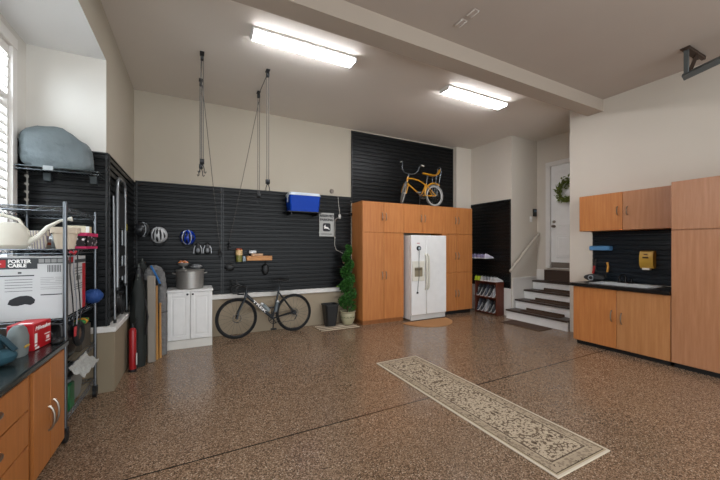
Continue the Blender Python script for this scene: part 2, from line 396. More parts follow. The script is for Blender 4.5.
# ------------------------------------------------------------------ stairs
stair = thing('staircase', 'four white risers with dark wooden treads leading up to the white door', 'stairs', (6.4, 4.06, 0))
NOS = [5.90, 6.19, 6.48, 6.77]; RZ = .19
for i, x in enumerate(NOS):
    MB().box(x, 3.415, 0 if i == 0 else RZ*i, x+.022 if i else x+.022, YS-.03, RZ*(i+1)-.032).build('riser', WHITE, stair)
    xe = NOS[i+1]+.02 if i < 3 else XD-.02
    MB().box(x-.03, 3.415, RZ*(i+1)-.032, xe, YS-.03, RZ*(i+1), .006).build('tread', flat('#3a2c24', .4, name='dark_stained_tread'), stair)
MB().box(XD-.045, 3.45, .765, XD-.022, DY1+.09, 1.0).build('top_riser', flat('#3d2b21', .7, name='brown_carpet_riser'), stair)
MATC = flat('#4a3628', .95, 0, .25, 'brown_carpet', 140, .3)
for i, nm in enumerate(['lowest', 'second', 'third']):
    x = NOS[i]
    o = MB().box(x+.06, 3.62, RZ*(i+1)+.001, x+.262, 4.40, RZ*(i+1)+.012, .004)
    o.box(x+.250, 3.62, RZ*(i+1)+.001, x+.262, 4.40, RZ*(i+1)+.05, .003)
    tag(o.build('tread_mat', MATC, origin=(x+.16, 4.0, RZ*(i+1))), f'brown carpet mat lying on the {nm} stair tread', 'mat', 'brown mats on the stair treads')
tag(MB().box(5.46, 3.66, .001, 5.84, 4.46, .012, .004).build('door_mat', flat('#4f3b2d', .95, 0, .25, 'brown_door_mat', 140, .3), origin=(5.65, 4.06, 0)), 'dark brown rectangular mat on the floor before the stairs', 'mat')
# handrail
hr = thing('handrail', 'white sloping wooden handrail on the wall beside the stairs', 'handrail', (6.4, YS, 1.3))
a, b = Vector((5.95, YS-.085, .985)), Vector((6.90, YS-.085, 1.80))
MB().tube([a, b], .034, 10, sq=.75).build('rail', flat('#b9b0a2', .5), hr)
for t_ in (.12, .55, .95):
    p = a.lerp(b, t_)
    if p.x < XF: p = a.lerp(b, .25)
    MB().tube([p+Vector((0, 0, -.03)), p+Vector((0, .05, -.06)), p+Vector((0, .085, -.06))], .009, 8).cyl(p+Vector((0, .076, -.06)), p+Vector((0, .085, -.06)), .03).build('bracket', flat('#d8d4cc', .4), hr)
o = thing('wall_thermostat', 'small black thermostat high on the wall beside the door', 'thermostat', (6.86, YS, 2.27))  # the black wall unit is a thermostat
MB().box(6.80, YS-.03, 2.19, 6.92, YS-.001, 2.36, .008).build('case', BLACK, o); MB().box(6.82, YS-.034, 2.285, 6.90, YS-.028, 2.335, .003).build('display', flat('#5b6f80', .2), o)
o = thing('wall_switch', 'small white switch plate below the black thermostat', 'switch', (6.74, YS, 2.12))
MB().box(6.70, YS-.012, 2.06, 6.78, YS-.001, 2.19, .004).build('plate', WHITE, o); MB().box(6.73, YS-.02, 2.10, 6.75, YS-.01, 2.15, .003).build('toggle', WHITE, o)
# wreath
LEAF = m_leaf('#4c5b26', '#76813a', 'wreath_leaf'); LEAFD = m_leaf('#1a4017', '#437a30', 'topiary_leaf')
wr = thing('door_wreath', 'green leafy wreath hanging on the white door', 'wreath', (XD, 4.05, 2.42))
wc = Vector((XD-.035, 3.98, 2.67)); MB().torus(wc, .20, .018, 'X', 30, 6).build('twig_ring', flat('#4a3a22', .9), wr)
m = MB()
for k in range(330):
    a = random.uniform(0, 2*PI); rr = .20 + random.gauss(0, .04)
    p = wc + Vector((random.uniform(-.05, .015), math.cos(a)*rr, math.sin(a)*rr))
    dr = Vector((random.uniform(-.8, .1), -math.sin(a)+random.gauss(0, .7), math.cos(a)+random.gauss(0, .7)))
    p.x = min(p.x, XD-.03); m.leaf(p, dr, (random.gauss(0, 1), random.gauss(0, 1), random.gauss(0, 1)), random.uniform(.06, .10), .021)
m.build('leaves', LEAF, wr, smooth=False)

# ------------------------------------------------------------------ cabinets
def bow(m, p, vert=True, L=.13, out=(0, -1, 0), r=.0075, h=.032):
    p = Vector(p); o = Vector(out); ax = Vector((0, 0, 1)) if vert is True else Vector(vert)
    pts = [p + ax*(L/2)*math.sin(t)*1.0 + o*(h*math.cos(t)) for t in [R(x) for x in (-90, -70, -45, -20, 0, 20, 45, 70, 90)]]
    m.tube(pts, r, 8); return m
def door_y(parent, x0, x1, z0, z1, yf, hx=None, hz=None, mat=WOOD, th=.02, L=.13):
    """door in a cabinet front facing -Y"""
    g = .0025
    d = MB().box(x0+g, yf, z0+g, x1-g, yf+th, z1-g, .0025).build('door', mat, parent)
    if hx is not None: bow(MB(), (hx, yf, hz), L=L).build('handle', NICK, d)
    return d
def door_x(parent, y0, y1, z0, z1, xf, sgn, hy=None, hz=None, mat=WOODX, th=.02, name='door', vert=True, L=.12, hm=NICK):
    """front facing sgn*X, front plane at xf"""
    g = .0025
    d = MB().box(min(xf, xf-sgn*th), y0+g, z0+g, max(xf, xf-sgn*th), y1-g, z1-g, .0025).build(name, mat, parent)
    if hy is not None: bow(MB(), (xf, hy, hz), vert=vert, L=L, out=(sgn, 0, 0)).build('handle', hm, d)
    return d
YC, CT = 5.46, 2.385
def carc(x0, x1, z0, z1, parent, yb=5.925):
    m = MB(); m.box(x0, YC+.021, z0, x1, yb, z1, .002); m.build('carcass', [WOOD], parent)
c = thing('tall_cabinet', 'tall maple cabinet left of the white refrigerator with four doors', 'cabinet', (3.345, 5.7, 0))
carc(2.87, 3.82, .09, CT, c); MB().box(2.89, YC+.03, 0, 3.82, 5.92, .09).build('plinth', EDGE, c)
mid = 3.345
for x0, x1, hx in ((2.87, mid, mid-.045), (mid, 3.82, mid+.045)):
    door_y(c, x0, x1, .08, 1.78, YC, hx, .94, L=.15); door_y(c, x0, x1, 1.785, CT, YC, hx, 2.10, L=.15)
c = thing('tall_cabinet', 'tall maple cabinet right of the white refrigerator with six doors', 'cabinet', (5.225, 5.7, 0))
carc(4.83, 5.73, .09, CT, c, 5.84); MB().box(4.84, YC+.05, 0, 5.71, 5.83, .09).build('plinth', BLACK, c)
mid = 5.25
for x0, x1, hx in ((4.83, mid, mid-.045), (mid, 5.73, mid+.045)):
    door_y(c, x0, x1, .08, .925, YC, hx, .46, L=.15); door_y(c, x0, x1, .93, 1.78, YC, hx, 1.30, L=.15); door_y(c, x0, x1, 1.785, CT, YC, hx, 2.09, L=.15)
c = thing('wall_cabinet', 'maple cabinet over the white refrigerator with two doors', 'cabinet', (4.325, 5.7, 1.8))
carc(3.822, 4.828, 1.80, CT, c); mid = 4.30
for x0, x1, hx in ((3.82, mid, mid-.05), (mid, 4.83, mid+.05)): door_y(c, x0, x1, 1.785, CT, YC, hx, 2.10, L=.15)

# right hand cabinets by the sink
XB = 5.30
c = thing('tall_cabinet', 'tall maple cabinet on the right wall beside the sink', 'cabinet', (5.62, 1.36, 0))
MB().box(XB+.021, .91, .06, XR-.01, 1.815, 2.312, .002).build('carcass', WOODX, c)
MB().box(XB+.05, .93, 0, XR-.05, 1.80, .06).build('plinth', BLACK, c)
door_x(c, .91, 1.815, .065, 1.708, XB, -1); door_x(c, .91, 1.815, 1.712, 2.312, XB, -1)
c = thing('wall_cabinet', 'maple wall cabinet with two doors above the sink', 'cabinet', (5.77, 2.44, 1.75))
MB().box(5.62, 1.82, 1.75, XR-.001, 3.06, 2.315, .002).build('carcass', WOOD, c)
door_x(c, 2.46, 3.06, 1.75, 2.315, 5.60, -1, 2.52, 2.04, WOOD); door_x(c, 1.82, 2.46, 1.75, 2.315, 5.60, -1, 2.40, 2.03, WOODX)
c = thing('base_cabinet', 'maple base cabinet with two doors under the sink', 'cabinet', (5.62, 2.4, 0))
MB().box(XB+.021, 1.82, .06, XR-.01, 2.985, .785, .002).box(XB+.021, 2.966, .786, XR-.01, 2.985, .894).box(XB+.021, 1.82, .786, XB+.05, 2.965, .894).build('carcass', WOOD, c)
MB().box(XB+.06, 1.84, 0, XR-.05, 2.96, .06).build('plinth', BLACK, c)
door_x(c, 2.40, 2.985, .065, .892, XB, -1, 2.46, .52, WOOD, L=.15); door_x(c, 1.82, 2.40, .065, .892, XB, -1, 2.34, .50, m_wood('#be8656', '#ab7344', 'maple_part_sheen'), L=.15)  # right door colour includes part of the daylight sheen
tagged = MB()
# worktop with a cut-out for the sink
for b in ((XB-.03, 1.82, 5.42, 3.02), (5.42, 1.82, 5.83, 2.06), (5.42, 2.80, 5.83, 3.02), (5.83, 1.82, XR-.022, 3.02)): tagged.box(b[0], b[1], .897, b[2], b[3], .945)
tag(tagged.build('countertop', CTR2, origin=(5.6, 2.42, .897)), 'dark speckled countertop holding the white sink', 'countertop')
s = thing('sink', 'white drop-in sink set into the dark countertop', 'sink', (5.62, 2.43, .94))
SNK = flat('#c9cbcb', .25, name='white_sink')
m = MB()
x0, x1, y0, y1 = 5.425, 5.825, 2.065, 2.795
m.box(x0-.02, y0-.02, .946, x1+.02, y0+.025, .955, .003); m.box(x0-.02, y1-.025, .946, x1+.02, y1+.02, .955, .003); m.box(x0-.02, y0-.02, .946, x0+.025, y1+.02, .955, .003); m.box(x1-.08, y0-.02, .946, x1+.02, y1+.02, .955, .003)
m.build('rim', SNK, s)
m = MB(); m.box(x0+.01, y0+.01, .80, x0+.022, y1-.01, .95); m.box(x1-.08, y0+.01, .80, x1-.068, y1-.01, .95); m.box(x0+.01, y0+.01, .80, x1-.07, y0+.022, .95); m.box(x0+.01, y1-.022, .80, x1-.07, y1-.01, .95); m.box(x0+.01, y0+.01, .80, x1-.07, y1-.01, .81)
m.build('basin', SNK, s); MB().lathe([(0, .812), (.03, .813), (.034, .811)], (5.59, 2.43, 0), 16).build('drain', CHROME, s)
f = thing('faucet', 'black low faucet standing behind the sink', 'faucet', (5.80, 2.5, .956))
m = MB(); m.box(5.775, 2.41, .957, 5.825, 2.61, .975, .006); m.cyl((5.80, 2.51, .975), (5.80, 2.51, 1.06), .018, .015); m.tube([(5.80, 2.51, 1.05), (5.77, 2.51, 1.085), (5.70, 2.51, 1.09), (5.64, 2.51, 1.065), (5.635, 2.51, 1.045)], .011, 8)
m.build('spout', flat('#17181a', .25, .5), f)
for y in (2.435, 2.585): MB().cyl((5.80, y, .975), (5.80, y, 1.02), .016, .012).box(5.755, y-.008, 1.018, 5.825, y+.008, 1.03, .004).build('handle', flat('#17181a', .25, .5), f)
sd = thing('soap_dispenser', 'mustard yellow soap dispenser on the slatwall above the sink', 'dispenser', (5.88, 2.295, 1.18))
YEL = flat('#c79d3c', .4, name='mustard_plastic')
prof = [(5.928, 1.19), (5.87, 1.19), (5.835, 1.24), (5.83, 1.36), (5.85, 1.43), (5.89, 1.445), (5.928, 1.445)]
m = MB(); m.prism(prof, 1, 2.195, 2.355); m.build('housing', YEL, sd)
MB().box(5.822, 2.245, 1.335, 5.835, 2.315, 1.36, .003).build('window', flat('#4a3217', .3), sd); MB().box(5.84, 2.235, 1.165, 5.90, 2.325, 1.195, .004).build('push_bar', flat('#d9d6cd', .4), sd)
MB().box(5.823, 2.26, 1.385, 5.838, 2.30, 1.40, .002).build('logo', flat('#5b3c14', .4), sd)
tag(MB().box(5.80, 2.73, 1.445, 5.925, 3.02, 1.518, .012).build('paper_roll_holder', flat('#4f83b0', .6), origin=(5.86, 2.88, 1.445)), 'light blue long box fixed on the slatwall left of the sink', 'box')
rd = thing('radio', 'low black rounded radio with a grey oval on the countertop end', 'radio', (5.76, 2.92, .945))
m = MB(); m.ell((5.76, 2.92, 1.005), .065, .155, .058, 18, 10); m.build('body', DARK, rd)
MB().torus((5.705, 2.94, 1.005), .035, .010, 'X', 20, 6).build('speaker_ring', flat('#8d9296', .4), rd)
MB().tube([(5.79, 2.80, 1.03), (5.79, 2.765, 1.075), (5.76, 2.75, 1.02)], .014, 8).build('grip', BLACK, rd)
sw = thing('pruning_saw', 'red and black handled saw hung on the slatwall end behind the radio', 'saw', (5.86, 2.99, 1.06))
MB().tube([(5.905, 3.01, 1.065), (5.906, 2.995, 1.15), (5.908, 2.985, 1.19)], .017, 8).build('grip', flat('#a62320', .45), sw)
MB().tube([(5.908, 2.985, 1.19), (5.91, 2.965, 1.31)], .015, 8).build('sheath', BLACK, sw)
sc = thing('bow_saw', 'small bow saw with an amber handle on the slatwall left of the faucet', 'saw', (5.89, 2.82, 1.1))
MB().tube([(5.90, 2.965, 1.10), (5.90, 2.965, 1.245), (5.90, 2.86, 1.255), (5.90, 2.80, 1.25)], .006, 6).tube([(5.90, 2.965, 1.10), (5.90, 2.80, 1.11)], .003, 4).build('frame', flat('#55595a', .4, .7), sc)
MB().tube([(5.90, 2.80, 1.255), (5.895, 2.785, 1.19), (5.90, 2.80, 1.10)], .016, 8).build('grip', flat('#c58a35', .45), sc)

# ------------------------------------------------------------------ refrigerator
fr = thing('refrigerator', 'white side-by-side refrigerator with cream ice dispenser and cream handles', 'refrigerator', (4.35, 5.6, 0))
F0, F1, FY = 3.885, 4.80, 5.29
MB().box(F0, FY+.075, .03, F1, 5.92, 1.735, .006).build('body', WHITE, fr)
fd = MB().box(F0, FY, .12, 4.258, FY+.07, 1.74, .012).build('freezer_door', WHITE, fr)
rdoor = MB().box(4.264, FY, .12, F1, FY+.07, 1.74, .012).build('fresh_food_door', WHITE, fr)
MB().box(F0+.01, FY+.03, .015, F1-.01, FY+.075, .112, .004).build('toe_grille', flat('#c9c8c4', .4), fr)
def fhandle(x, par):
    m = MB(); m.tube([(x, FY, 1.36), (x, FY-.045, 1.31), (x, FY-.055, 1.18), (x, FY-.06, .98), (x, FY-.055, .80), (x, FY-.045, .68), (x, FY, .63)], .016, 8, sq=1.15); m.build('handle', CREAM, par)
fhandle(4.232, fd); fhandle(4.292, rdoor)
dp = MB()
for b in ((3.90, .815, 4.20, .90), (3.90, 1.085, 4.20, 1.215), (3.90, .9, 3.955, 1.085), (4.155, .9, 4.20, 1.085)): dp.box(b[0], FY-.016, b[1], b[2], FY+.004, b[3], .004)
dpo = dp.build('ice_dispenser', CREAM, fd)
MB().box(3.955, FY-.004, .90, 4.155, FY+.002, 1.085).build('recess', flat('#8b7f66', .5), dpo)
MB().box(3.97, FY-.02, 1.03, 4.05, FY, 1.08, .004).box(4.07, FY-.02, 1.03, 4.14, FY, 1.08, .004).build('paddles', flat('#6b5f4b', .5), dpo)
MB().box(4.02, FY-.002, 1.57, 4.09, FY+.001, 1.582).build('badge', RED, fd)
mg = thing('hanging_timer', 'round black kitchen timer with a cord hung on the freezer door', 'timer', (4.06, FY, .52))
MB().cyl((4.06, FY-.002, 1.475), (4.06, FY-.03, 1.475), .05, .045, 20).build('dial', DARK, mg)
MB().cyl((4.06, FY-.030, 1.475), (4.06, FY-.033, 1.475), .028, .028, 16).build('face', flat('#8f979c', .3), mg)
MB().tube([(4.06, FY-.034, 1.42), (4.045, FY-.034, 1.2), (4.05, FY-.034, .9), (4.03, FY-.034, .78), (4.03, FY-.012, .6)], .005, 5).build('cord', flat('#4a4f55', .5), mg)
MB().cyl((4.03, FY-.003, .575), (4.03, FY-.018, .575), .022, .02, 12).build('weight', DARK, mg)
# half-round mat
o = MB(); pts = [(4.20+.55*math.cos(a), 5.27-.54*math.sin(a)) for a in [PI*k/24 for k in range(25)]]
o.prism(pts, 2, .001, .011); tag(o.build('half_round_mat', flat('#a9794b', .9, 0, .12, 'tan_mat', 90, .2), origin=(4.2, 5.0, 0)), 'tan half-round mat on the floor before the refrigerator', 'mat')

# ------------------------------------------------------------------ white cabinet with pot
wc_ = thing('base_cabinet', 'small white two-door cabinet against the back wall under the helmets', 'cabinet', (-.02, 5.65, 0))
WX0, WX1, WY, WH = -.335, .262, 5.44, .865
MB().box(WX0, WY+.021, .125, WX1, 5.925, WH-.03, .002).build('carcass', WHITE, wc_); MB().box(WX0, WY+.004, 0, WX1, 5.92, .125, .002).build('plinth', flat('#d6d3cb', .45), wc_)
MB().box(WX0-.012, WY-.012, WH-.03, WX1+.012, 5.928, WH, .004).build('top', WHITE, wc_)
mx = (WX0+WX1)/2
for x0, x1, hx in ((WX0, mx, mx-.035), (mx, WX1, mx+.035)):
    g = .003; m = MB(); m.box(x0+g, WY, .13, x1-g, WY+.02, WH-.035, .003)
    for a in ((x0+.006, .134, x0+.058, WH-.04), (x1-.058, .134, x1-.006, WH-.04), (x0+.0585, .134, x1-.0585, .19), (x0+.0585, WH-.095, x1-.0585, WH-.04)): m.box(a[0], WY-.007, a[1], a[2], WY+.003, a[3], .003)
    m.box(x0+.075, WY-.008, .21, x1-.075, WY+.003, WH-.115, .006)
    d = m.build('door', WHITE, wc_)
    MB().cyl((hx, WY-.006, .80), (hx, WY-.02, .80), .006).ell((hx, WY-.026, .80), .014, .010, .014, 12, 8).build('knob', DARK, d)
pc = Vector((-.04, 5.66, .866))
pt = thing('stock_pot', 'large brushed steel stock pot with two side handles on the white cabinet', 'pot', pc)
MB().lathe([(0, .004), (.175, 0), (.187, .012), (.193, .262), (.203, .27), (.199, .276), (.188, .27), (.182, .02), (0, .016)], pc, 36).build('body', STEEL, pt)
for sg in (-1, 1):
    MB().tube([pc+Vector((sg*.190, -.05, .225)), pc+Vector((sg*.232, -.045, .235)), pc+Vector((sg*.236, 0, .238)), pc+Vector((sg*.232, .045, .235)), pc+Vector((sg*.190, .05, .225))], .008, 8).build('handle', STEEL, pt)
tag(MB().lathe([(.002, .276), (.196, .276), (.203, .281), (.196, .288), (.10, .296), (.002, .298)], pc, 36).build('pot_lid', STEEL, origin=pc+Vector((0, 0, .276))), 'flat steel lid covering the large stock pot', 'lid')
bw = thing('footed_bowl', 'small glass footed bowl holding orange balls on the pot lid', 'bowl', pc+Vector((-.08, 0, .299)))
bp = pc+Vector((-.09, -.01, .297))
MB().lathe([(.002, .001), (.05, .002), (.045, .01), (.014, .02), (.014, .035), (.06, .05), (.085, .085), (.088, .095), (.080, .088), (.055, .058), (.002, .046)], bp, 24).build('glass', flat('#8e8d88', .15, .4), bw)
m = MB()
for k in range(13):
    a = k*2.4; rr = .018*math.sqrt(k); m.mi = k % 2; m.ell(bp+Vector((rr*math.cos(a), rr*math.sin(a), .095+.016*(k < 5))), .02, .02, .02, 10, 7)
m.build('balls', [flat('#c9773f', .5), flat('#d9a59a', .5)], bw)
tag(MB().ell(pc+Vector((.09, -.01, .335)), .085, .07, .035, 14, 8, noise=.18).build('plastic_bag', flat('#8d8f90', .25, .2), origin=pc+Vector((.09, 0, .30))), 'crumpled clear plastic bag on the pot lid', 'bag')

# ------------------------------------------------------------------ helmets and pads on the slatwall
def helmet(label, c, shell, stripe, scale=1, yaw=0):
    t = thing('bicycle_helmet', label, 'helmet', c, 'helmets hung on the slatwall', (0, 0, yaw))
    Mh = Matrix.Rotation(R(90), 4, 'X')   # crown faces the room
    m = MB()
    rg = []
    for k in range(9):
        f = k/8; ang = f*PI/2; rr = math.cos(ang)
        rg.append([Vector((.098*rr*math.cos(2*PI*j/28), -.015-.12*math.sin(ang), .105*rr*math.sin(2*PI*j/28))) for j in range(28)])
    rg[-1] = [Vector((.006*math.cos(2*PI*j/28), -.136, .006*math.sin(2*PI*j/28))) for j in range(28)]
    m.rings(rg); m.build('shell', shell, t, world=False)
    # dark vents in rows, following the shell
    m = MB()
    def sh(x, z): return -.010-.12*math.sqrt(max(0, 1-(x/.098)**2-(z/.105)**2))
    for xo, z0, z1 in ((-.074, -.04, .03), (-.038, -.07, .07), (0, -.085, -.02), (0, .0, .075), (.038, -.07, .07), (.074, -.04, .03)):
        pts = []
        for q in range(7):
            z = z0+(z1-z0)*q/6; x = xo*(1-.35*max(0, z)/.08); pts.append((x, sh(x, z)-.003, z))
        m.tube(pts, [.003, .008, .0115, .012, .0115, .008, .003], 8)
    m.build('vents', BLACK, t, world=False)
    m = MB()
    for sg in (-1, 1):
        pts = [(sg*.056*math.cos(a), -.0195-.12*math.sqrt(max(0, 1-(.056*math.cos(a)/.098)**2-(.100*math.sin(a)/.105)**2)), .100*math.sin(a)) for a in [R(x) for x in (-75, -45, -15, 15, 45, 75)]]
        m.tube(pts, .0055, 6)
    m.build('ribs', stripe, t, world=False)
    m = MB(); m.tube([(-.08, .0, -.05), (-.05, .01, -.12), (0, .012, -.15), (.05, .01, -.12), (.08, 0, -.05)], .005, 5); m.build('chin_strap', BLACK, t, world=False)
    t.scale = (scale,)*3
    return t
helmet('silver white bicycle helmet with black vents on the slatwall', (-.47, 5.915, 1.685), flat('#c3c5c5', .3), flat('#d4d4d4', .3), 1.22, R(-5))
helmet('blue bicycle helmet with white ribs on the slatwall', (-.075, 5.915, 1.655), flat('#05319a', .3), flat('#c5cbd6', .3), 1.15, R(-5))
helmet('black and white bicycle helmet at the corner, seen from the side', (-.725, 5.77, 1.76), flat('#1b1d20', .35), flat('#a7acb0', .3), 1.1, R(75))
def pad(label, c):
    t = thing('knee_pad', label, 'sports pad', c, 'sports pads hung on the slatwall')
    MB().ell((0, -.03, 0), .055, .035, .10, 14, 9).build('pad', BLACK, t, world=False)
    MB().ell((0, -.055, -.03), .03, .02, .04, 12, 8).build('cap', flat('#7d8084', .4), t, world=False)
    for sg in (-1, 1): MB().tube([(sg*.035, -.05, .05), (sg*.055, -.05, .0), (sg*.06, -.045, -.08)], .008, 6).build('piping', flat('#b9bcc0', .4), t, world=False)
pad('black and grey sports pad on the slatwall, nearer the blue helmet', (.07, SY-.005, 1.475)); pad('black and grey sports pad on the slatwall, farther from the blue helmet', (.21, SY-.005, 1.475))
def cleat(label, c):
    t = thing('rope_cleat', label, 'cleat', c, 'rope cleats of the ceiling hoists')
    MB().box(-.02, -.02, -.05, .02, .0, .05, .004).tube([(0, -.035, -.08), (0, -.03, -.02), (0, -.03, .02), (0, -.035, .08)], .010, 6).build('cleat', DARK, t, world=False)
    m = MB()
    for k in range(5): m.tube([(-.028, -.035, .04-.02*k), (.028, -.045, .02-.02*k)], .006, 5)
    m.build('wound_rope', BLACK, t, world=False)
cleat('black rope cleat wound with cord right of the sports pads', (.405, SY-.001, 1.40))
cleat('black rope cleat wound with cord left of the small wooden shelf', (.545, SY-.004, 1.52))
# wooden shelf with items
sh = thing('wall_shelf', 'short light wooden shelf on the slatwall above the road bike', 'shelf', (1.03, 5.9, 1.27))
MB().box(.815, 5.80, 1.265, 1.245, 5.945, 1.345, .004).build('shelf_box', m_wood('#c98f55', '#b5783d', 'pine', 'X', .5), sh)
MB().box(.66, 5.82, 1.235, .815, 5.945, 1.25, .003).box(.655, 5.935, 1.235, .815, 5.946, 1.33, .002).build('side_bracket', DARK, sh)
o = thing('spray_can', 'stubby yellow and green can with orange top left of the wooden shelf', 'can', (.70, 5.87, 1.251))
MB().cyl((.70, 5.87, 1.251), (.70, 5.87, 1.36), .05, .05, 20).build('can', flat('#7c7a34', .4), o); MB().cyl((.70, 5.87, 1.36), (.70, 5.87, 1.45), .056, .056, 20).build('lid', flat('#d9b581', .4), o); MB().cyl((.70, 5.87, 1.45), (.70, 5.87, 1.475), .056, .04, 20).build('cap', flat('#a2492a', .4), o)
tag(MB().box(.755, 5.835, 1.251, .808, 5.92, 1.34, .006).build('small_tin', flat('#7c8a94', .4), origin=(.78, 5.88, 1.251)), 'small grey-blue tin tucked against the wooden shelf end', 'tin')
tag(MB().box(.90, 5.825, 1.346, 1.09, 5.92, 1.385, .006).build('wood_block', m_wood('#c9a27c', '#b5875c', 'block_wood', 'X'), origin=(1.0, 5.87, 1.346)), 'pale wooden block lying on the small wooden shelf', 'block')
tag(MB().box(.86, 5.84, 1.386, .985, 5.91, 1.44, .015).build('white_carton', flat('#dedfe0', .5), origin=(.92, 5.87, 1.386)), 'small white carton on top of the pale wooden block', 'carton')
o = thing('hanging_bag', 'small black pouch hanging below the right end of the wooden shelf', 'pouch', (1.15, 5.92, 1.0))
MB().ell((1.15, 5.91, 1.10), .06, .03, .10, 12, 8).build('pouch', BLACK, o); MB().tube([(1.15, 5.91, 1.19), (1.16, 5.94, 1.25)], .006, 5).build('loop', BLACK, o)
o = thing('hanging_bag', 'small black cloth bundle hanging low on the slatwall over the bike handlebar', 'pouch', (.56, 5.92, 1.1))
MB().ell((.56, 5.91, 1.15), .075, .03, .06, 12, 8, noise=.1).build('pouch', BLACK, o); MB().tube([(.56, 5.91, 1.20), (.56, 5.94, 1.28)], .005, 5).build('loop', BLACK, o)

# cooler on brackets
br = thing('cooler_shelf', 'black wire wall shelf carrying the blue cooler', 'shelf', (1.79, 5.8, 2.13))
m = MB(); m.box(1.48, 5.62, 2.125, 2.12, 5.945, 2.14, .002); m.build('deck', BLACK, br)
for x in (1.55, 2.05): MB().box(x-.01, 5.65, 2.08, x+.01, 5.945, 2.126, .002).build('arm', BLACK, br)
ck = thing('cooler', 'royal blue picnic cooler with white lid on a wall shelf', 'cooler', (1.80, 5.77, 2.142))
def taper(m, x0, y0, x1, y1, z0, z1, d, bev=.02):
    def ring(i, z):
        X0, X1, Y0, Y1 = x0+i, x1-i, y0+i, y1-i; b = bev
        return [Vector(p) for p in ((X0+b, Y0, z), (X1-b, Y0, z), (X1, Y0+b, z), (X1, Y1-b, z), (X1-b, Y1, z), (X0+b, Y1, z), (X0, Y1-b, z), (X0, Y0+b, z))]
    m.rings([ring(d, z0), ring(0, z1)]); return m
taper(MB(), 1.51, 5.62, 2.085, 5.93, 2.142, 2.425, .025).build('body', flat('#00389c', .5, name='royal_blue', spec=.2), ck)
taper(MB(), 1.505, 5.612, 2.09, 5.935, 2.475, 2.425, .02).build('lid', flat('#c9d2dc', .4), ck)
for x in (1.498, 2.085): MB().box(x, 5.70, 2.39, x+.012, 5.84, 2.42, .004).box(x, 5.73, 2.30, x+.01, 5.76, 2.42, .003).build('side_handle', flat('#c9d2dc', .4), ck)
# parking sign
sg = thing('parking_sign', 'white rectangular parking sign with black emblem on the slatwall', 'sign', (2.32, SY, 1.7))
MB().box(2.17, SY-.016, 1.705, 2.48, SY-.008, 2.165, .003).build('plate', flat('#a3a39e', .4), sg)
text('lettering', 'RESERVED', .066, fY(2.325, SY-.0168, 2.105), TEXTK, sg, bold=.003); text('lettering', 'PARKING', .066, fY(2.325, SY-.0168, 2.03), TEXTK, sg, bold=.003)
m = MB(); pr = []
for cx, cz, a0 in ((.05, .05, 0), (-.05, .05, 90), (-.05, -.05, 180), (.05, -.05, 270)):
    for k in range(5): a = R(a0+22.5*k); pr.append((2.325+cx+.03*math.cos(a), 1.885+cz+.03*math.sin(a)))
m.prism(pr, 1, SY-.0185, SY-.015); em = m.build('emblem', TEXTK, sg)
deer = [(-.055, -.01), (-.05, -.03), (-.02, -.022), (.02, -.03), (.055, -.045), (.06, -.035), (.03, -.012), (.035, .0), (.0, .006), (-.02, .012), (-.03, .03), (-.02, .045), (-.028, .05), (-.045, .035), (-.052, .018), (-.06, .02), (-.062, .01), (-.045, .0)]
MB().prism([(2.325+u, 1.885+v) for u, v in deer], 1, SY-.020, SY-.0182).build('leaping_deer', TEXTW, em)
m = MB()
for k in range(9): m.box(2.215+k*.025, SY-.0172, 1.745, 2.233+k*.025, SY-.0155, 1.762)
m.build('fine_print', TEXTK, sg)
for x in (2.185, 2.465):
    pass
# small round wall disc, outlet cord etc
tag(MB().cyl((2.446, YB, 2.605), (2.446, YB-.03, 2.605), .045, .036, 20).build('round_sensor', flat('#7a6f64', .5), origin=(2.446, YB, 2.605)), 'small round brown sensor on the wall above the parking sign', 'sensor')
o = thing('power_cord', 'white power cord dropping down the slatwall beside the sign', 'cord', (2.58, SY, 1.3))
MB().tube([(2.57, SY-.012, 2.50), (2.575, SY-.014, 2.36), (2.60, SY-.014, 2.2), (2.59, SY-.02, 2.1), (2.50, SY-.02, 2.04), (2.495, SY-.02, 1.75), (2.49, SY-.014, 1.55), (2.53, SY-.014, 1.44), (2.62, SY-.014, 1.40), (2.69, SY-.02, 1.36), (2.70, SY-.03, 1.26)], .006, 6).build('cable', flat('#a7a39b', .5), o)
MB().box(2.57, SY-.05, 2.06, 2.615, SY-.01, 2.15, .006).build('plug', flat('#b5b1aa', .5), o); MB().box(2.67, SY-.05, 1.17, 2.72, SY-.01, 1.27, .006).build('socket', flat('#c9a58b', .5), o)
o = thing('hanger_bar', 'dark metal hanger bar between the parking sign and the tall cabinet', 'bar', (2.7, 5.9, 2.15))
MB().tube([(2.63, SY-.03, 2.165), (2.84, SY-.03, 2.165)], .010, 8).build('bar', flat('#4a4c4d', .4, .7), o); MB().cyl((2.838, SY-.03, 2.165), (2.865, SY-.03, 2.165), .028).build('end_knob', BLACK, o)

# ------------------------------------------------------------------ topiary, bin, mat
tp = thing('spiral_topiary', 'green spiral topiary in a cream pot beside the tall cabinet', 'topiary', (2.66, 5.66, .012))
tx, ty = 2.655, 5.67
MB().lathe([(.002, .014), (.085, .012), (.10, .03), (.135, .12), (.145, .2), (.138, .235), (.15, .25), (.155, .27), (.142, .272), (.128, .25), (.002, .245)], (tx, ty, 0), 28).build('pot', flat('#a9a284', .45, 0, .15), tp)
m = MB()
for k in range(14):
    a = 2*PI*k/14
    for q in range(2): m.leaf((tx+.139*math.cos(a), ty+.139*math.sin(a), .15), (-math.sin(a)*(1 if q else -1), math.cos(a)*(1 if q else -1), .5), (math.cos(a), math.sin(a), 0), .05, .01)
m.build('pot_garland', flat('#55603f', .6), tp, smooth=False)
MB().tube([(tx, ty, .24), (tx, ty, .8), (tx, ty, 1.42)], [.014, .011, .006], 6).build('stem', flat('#4b3a25', .9), tp)
m = MB()
N = 5200
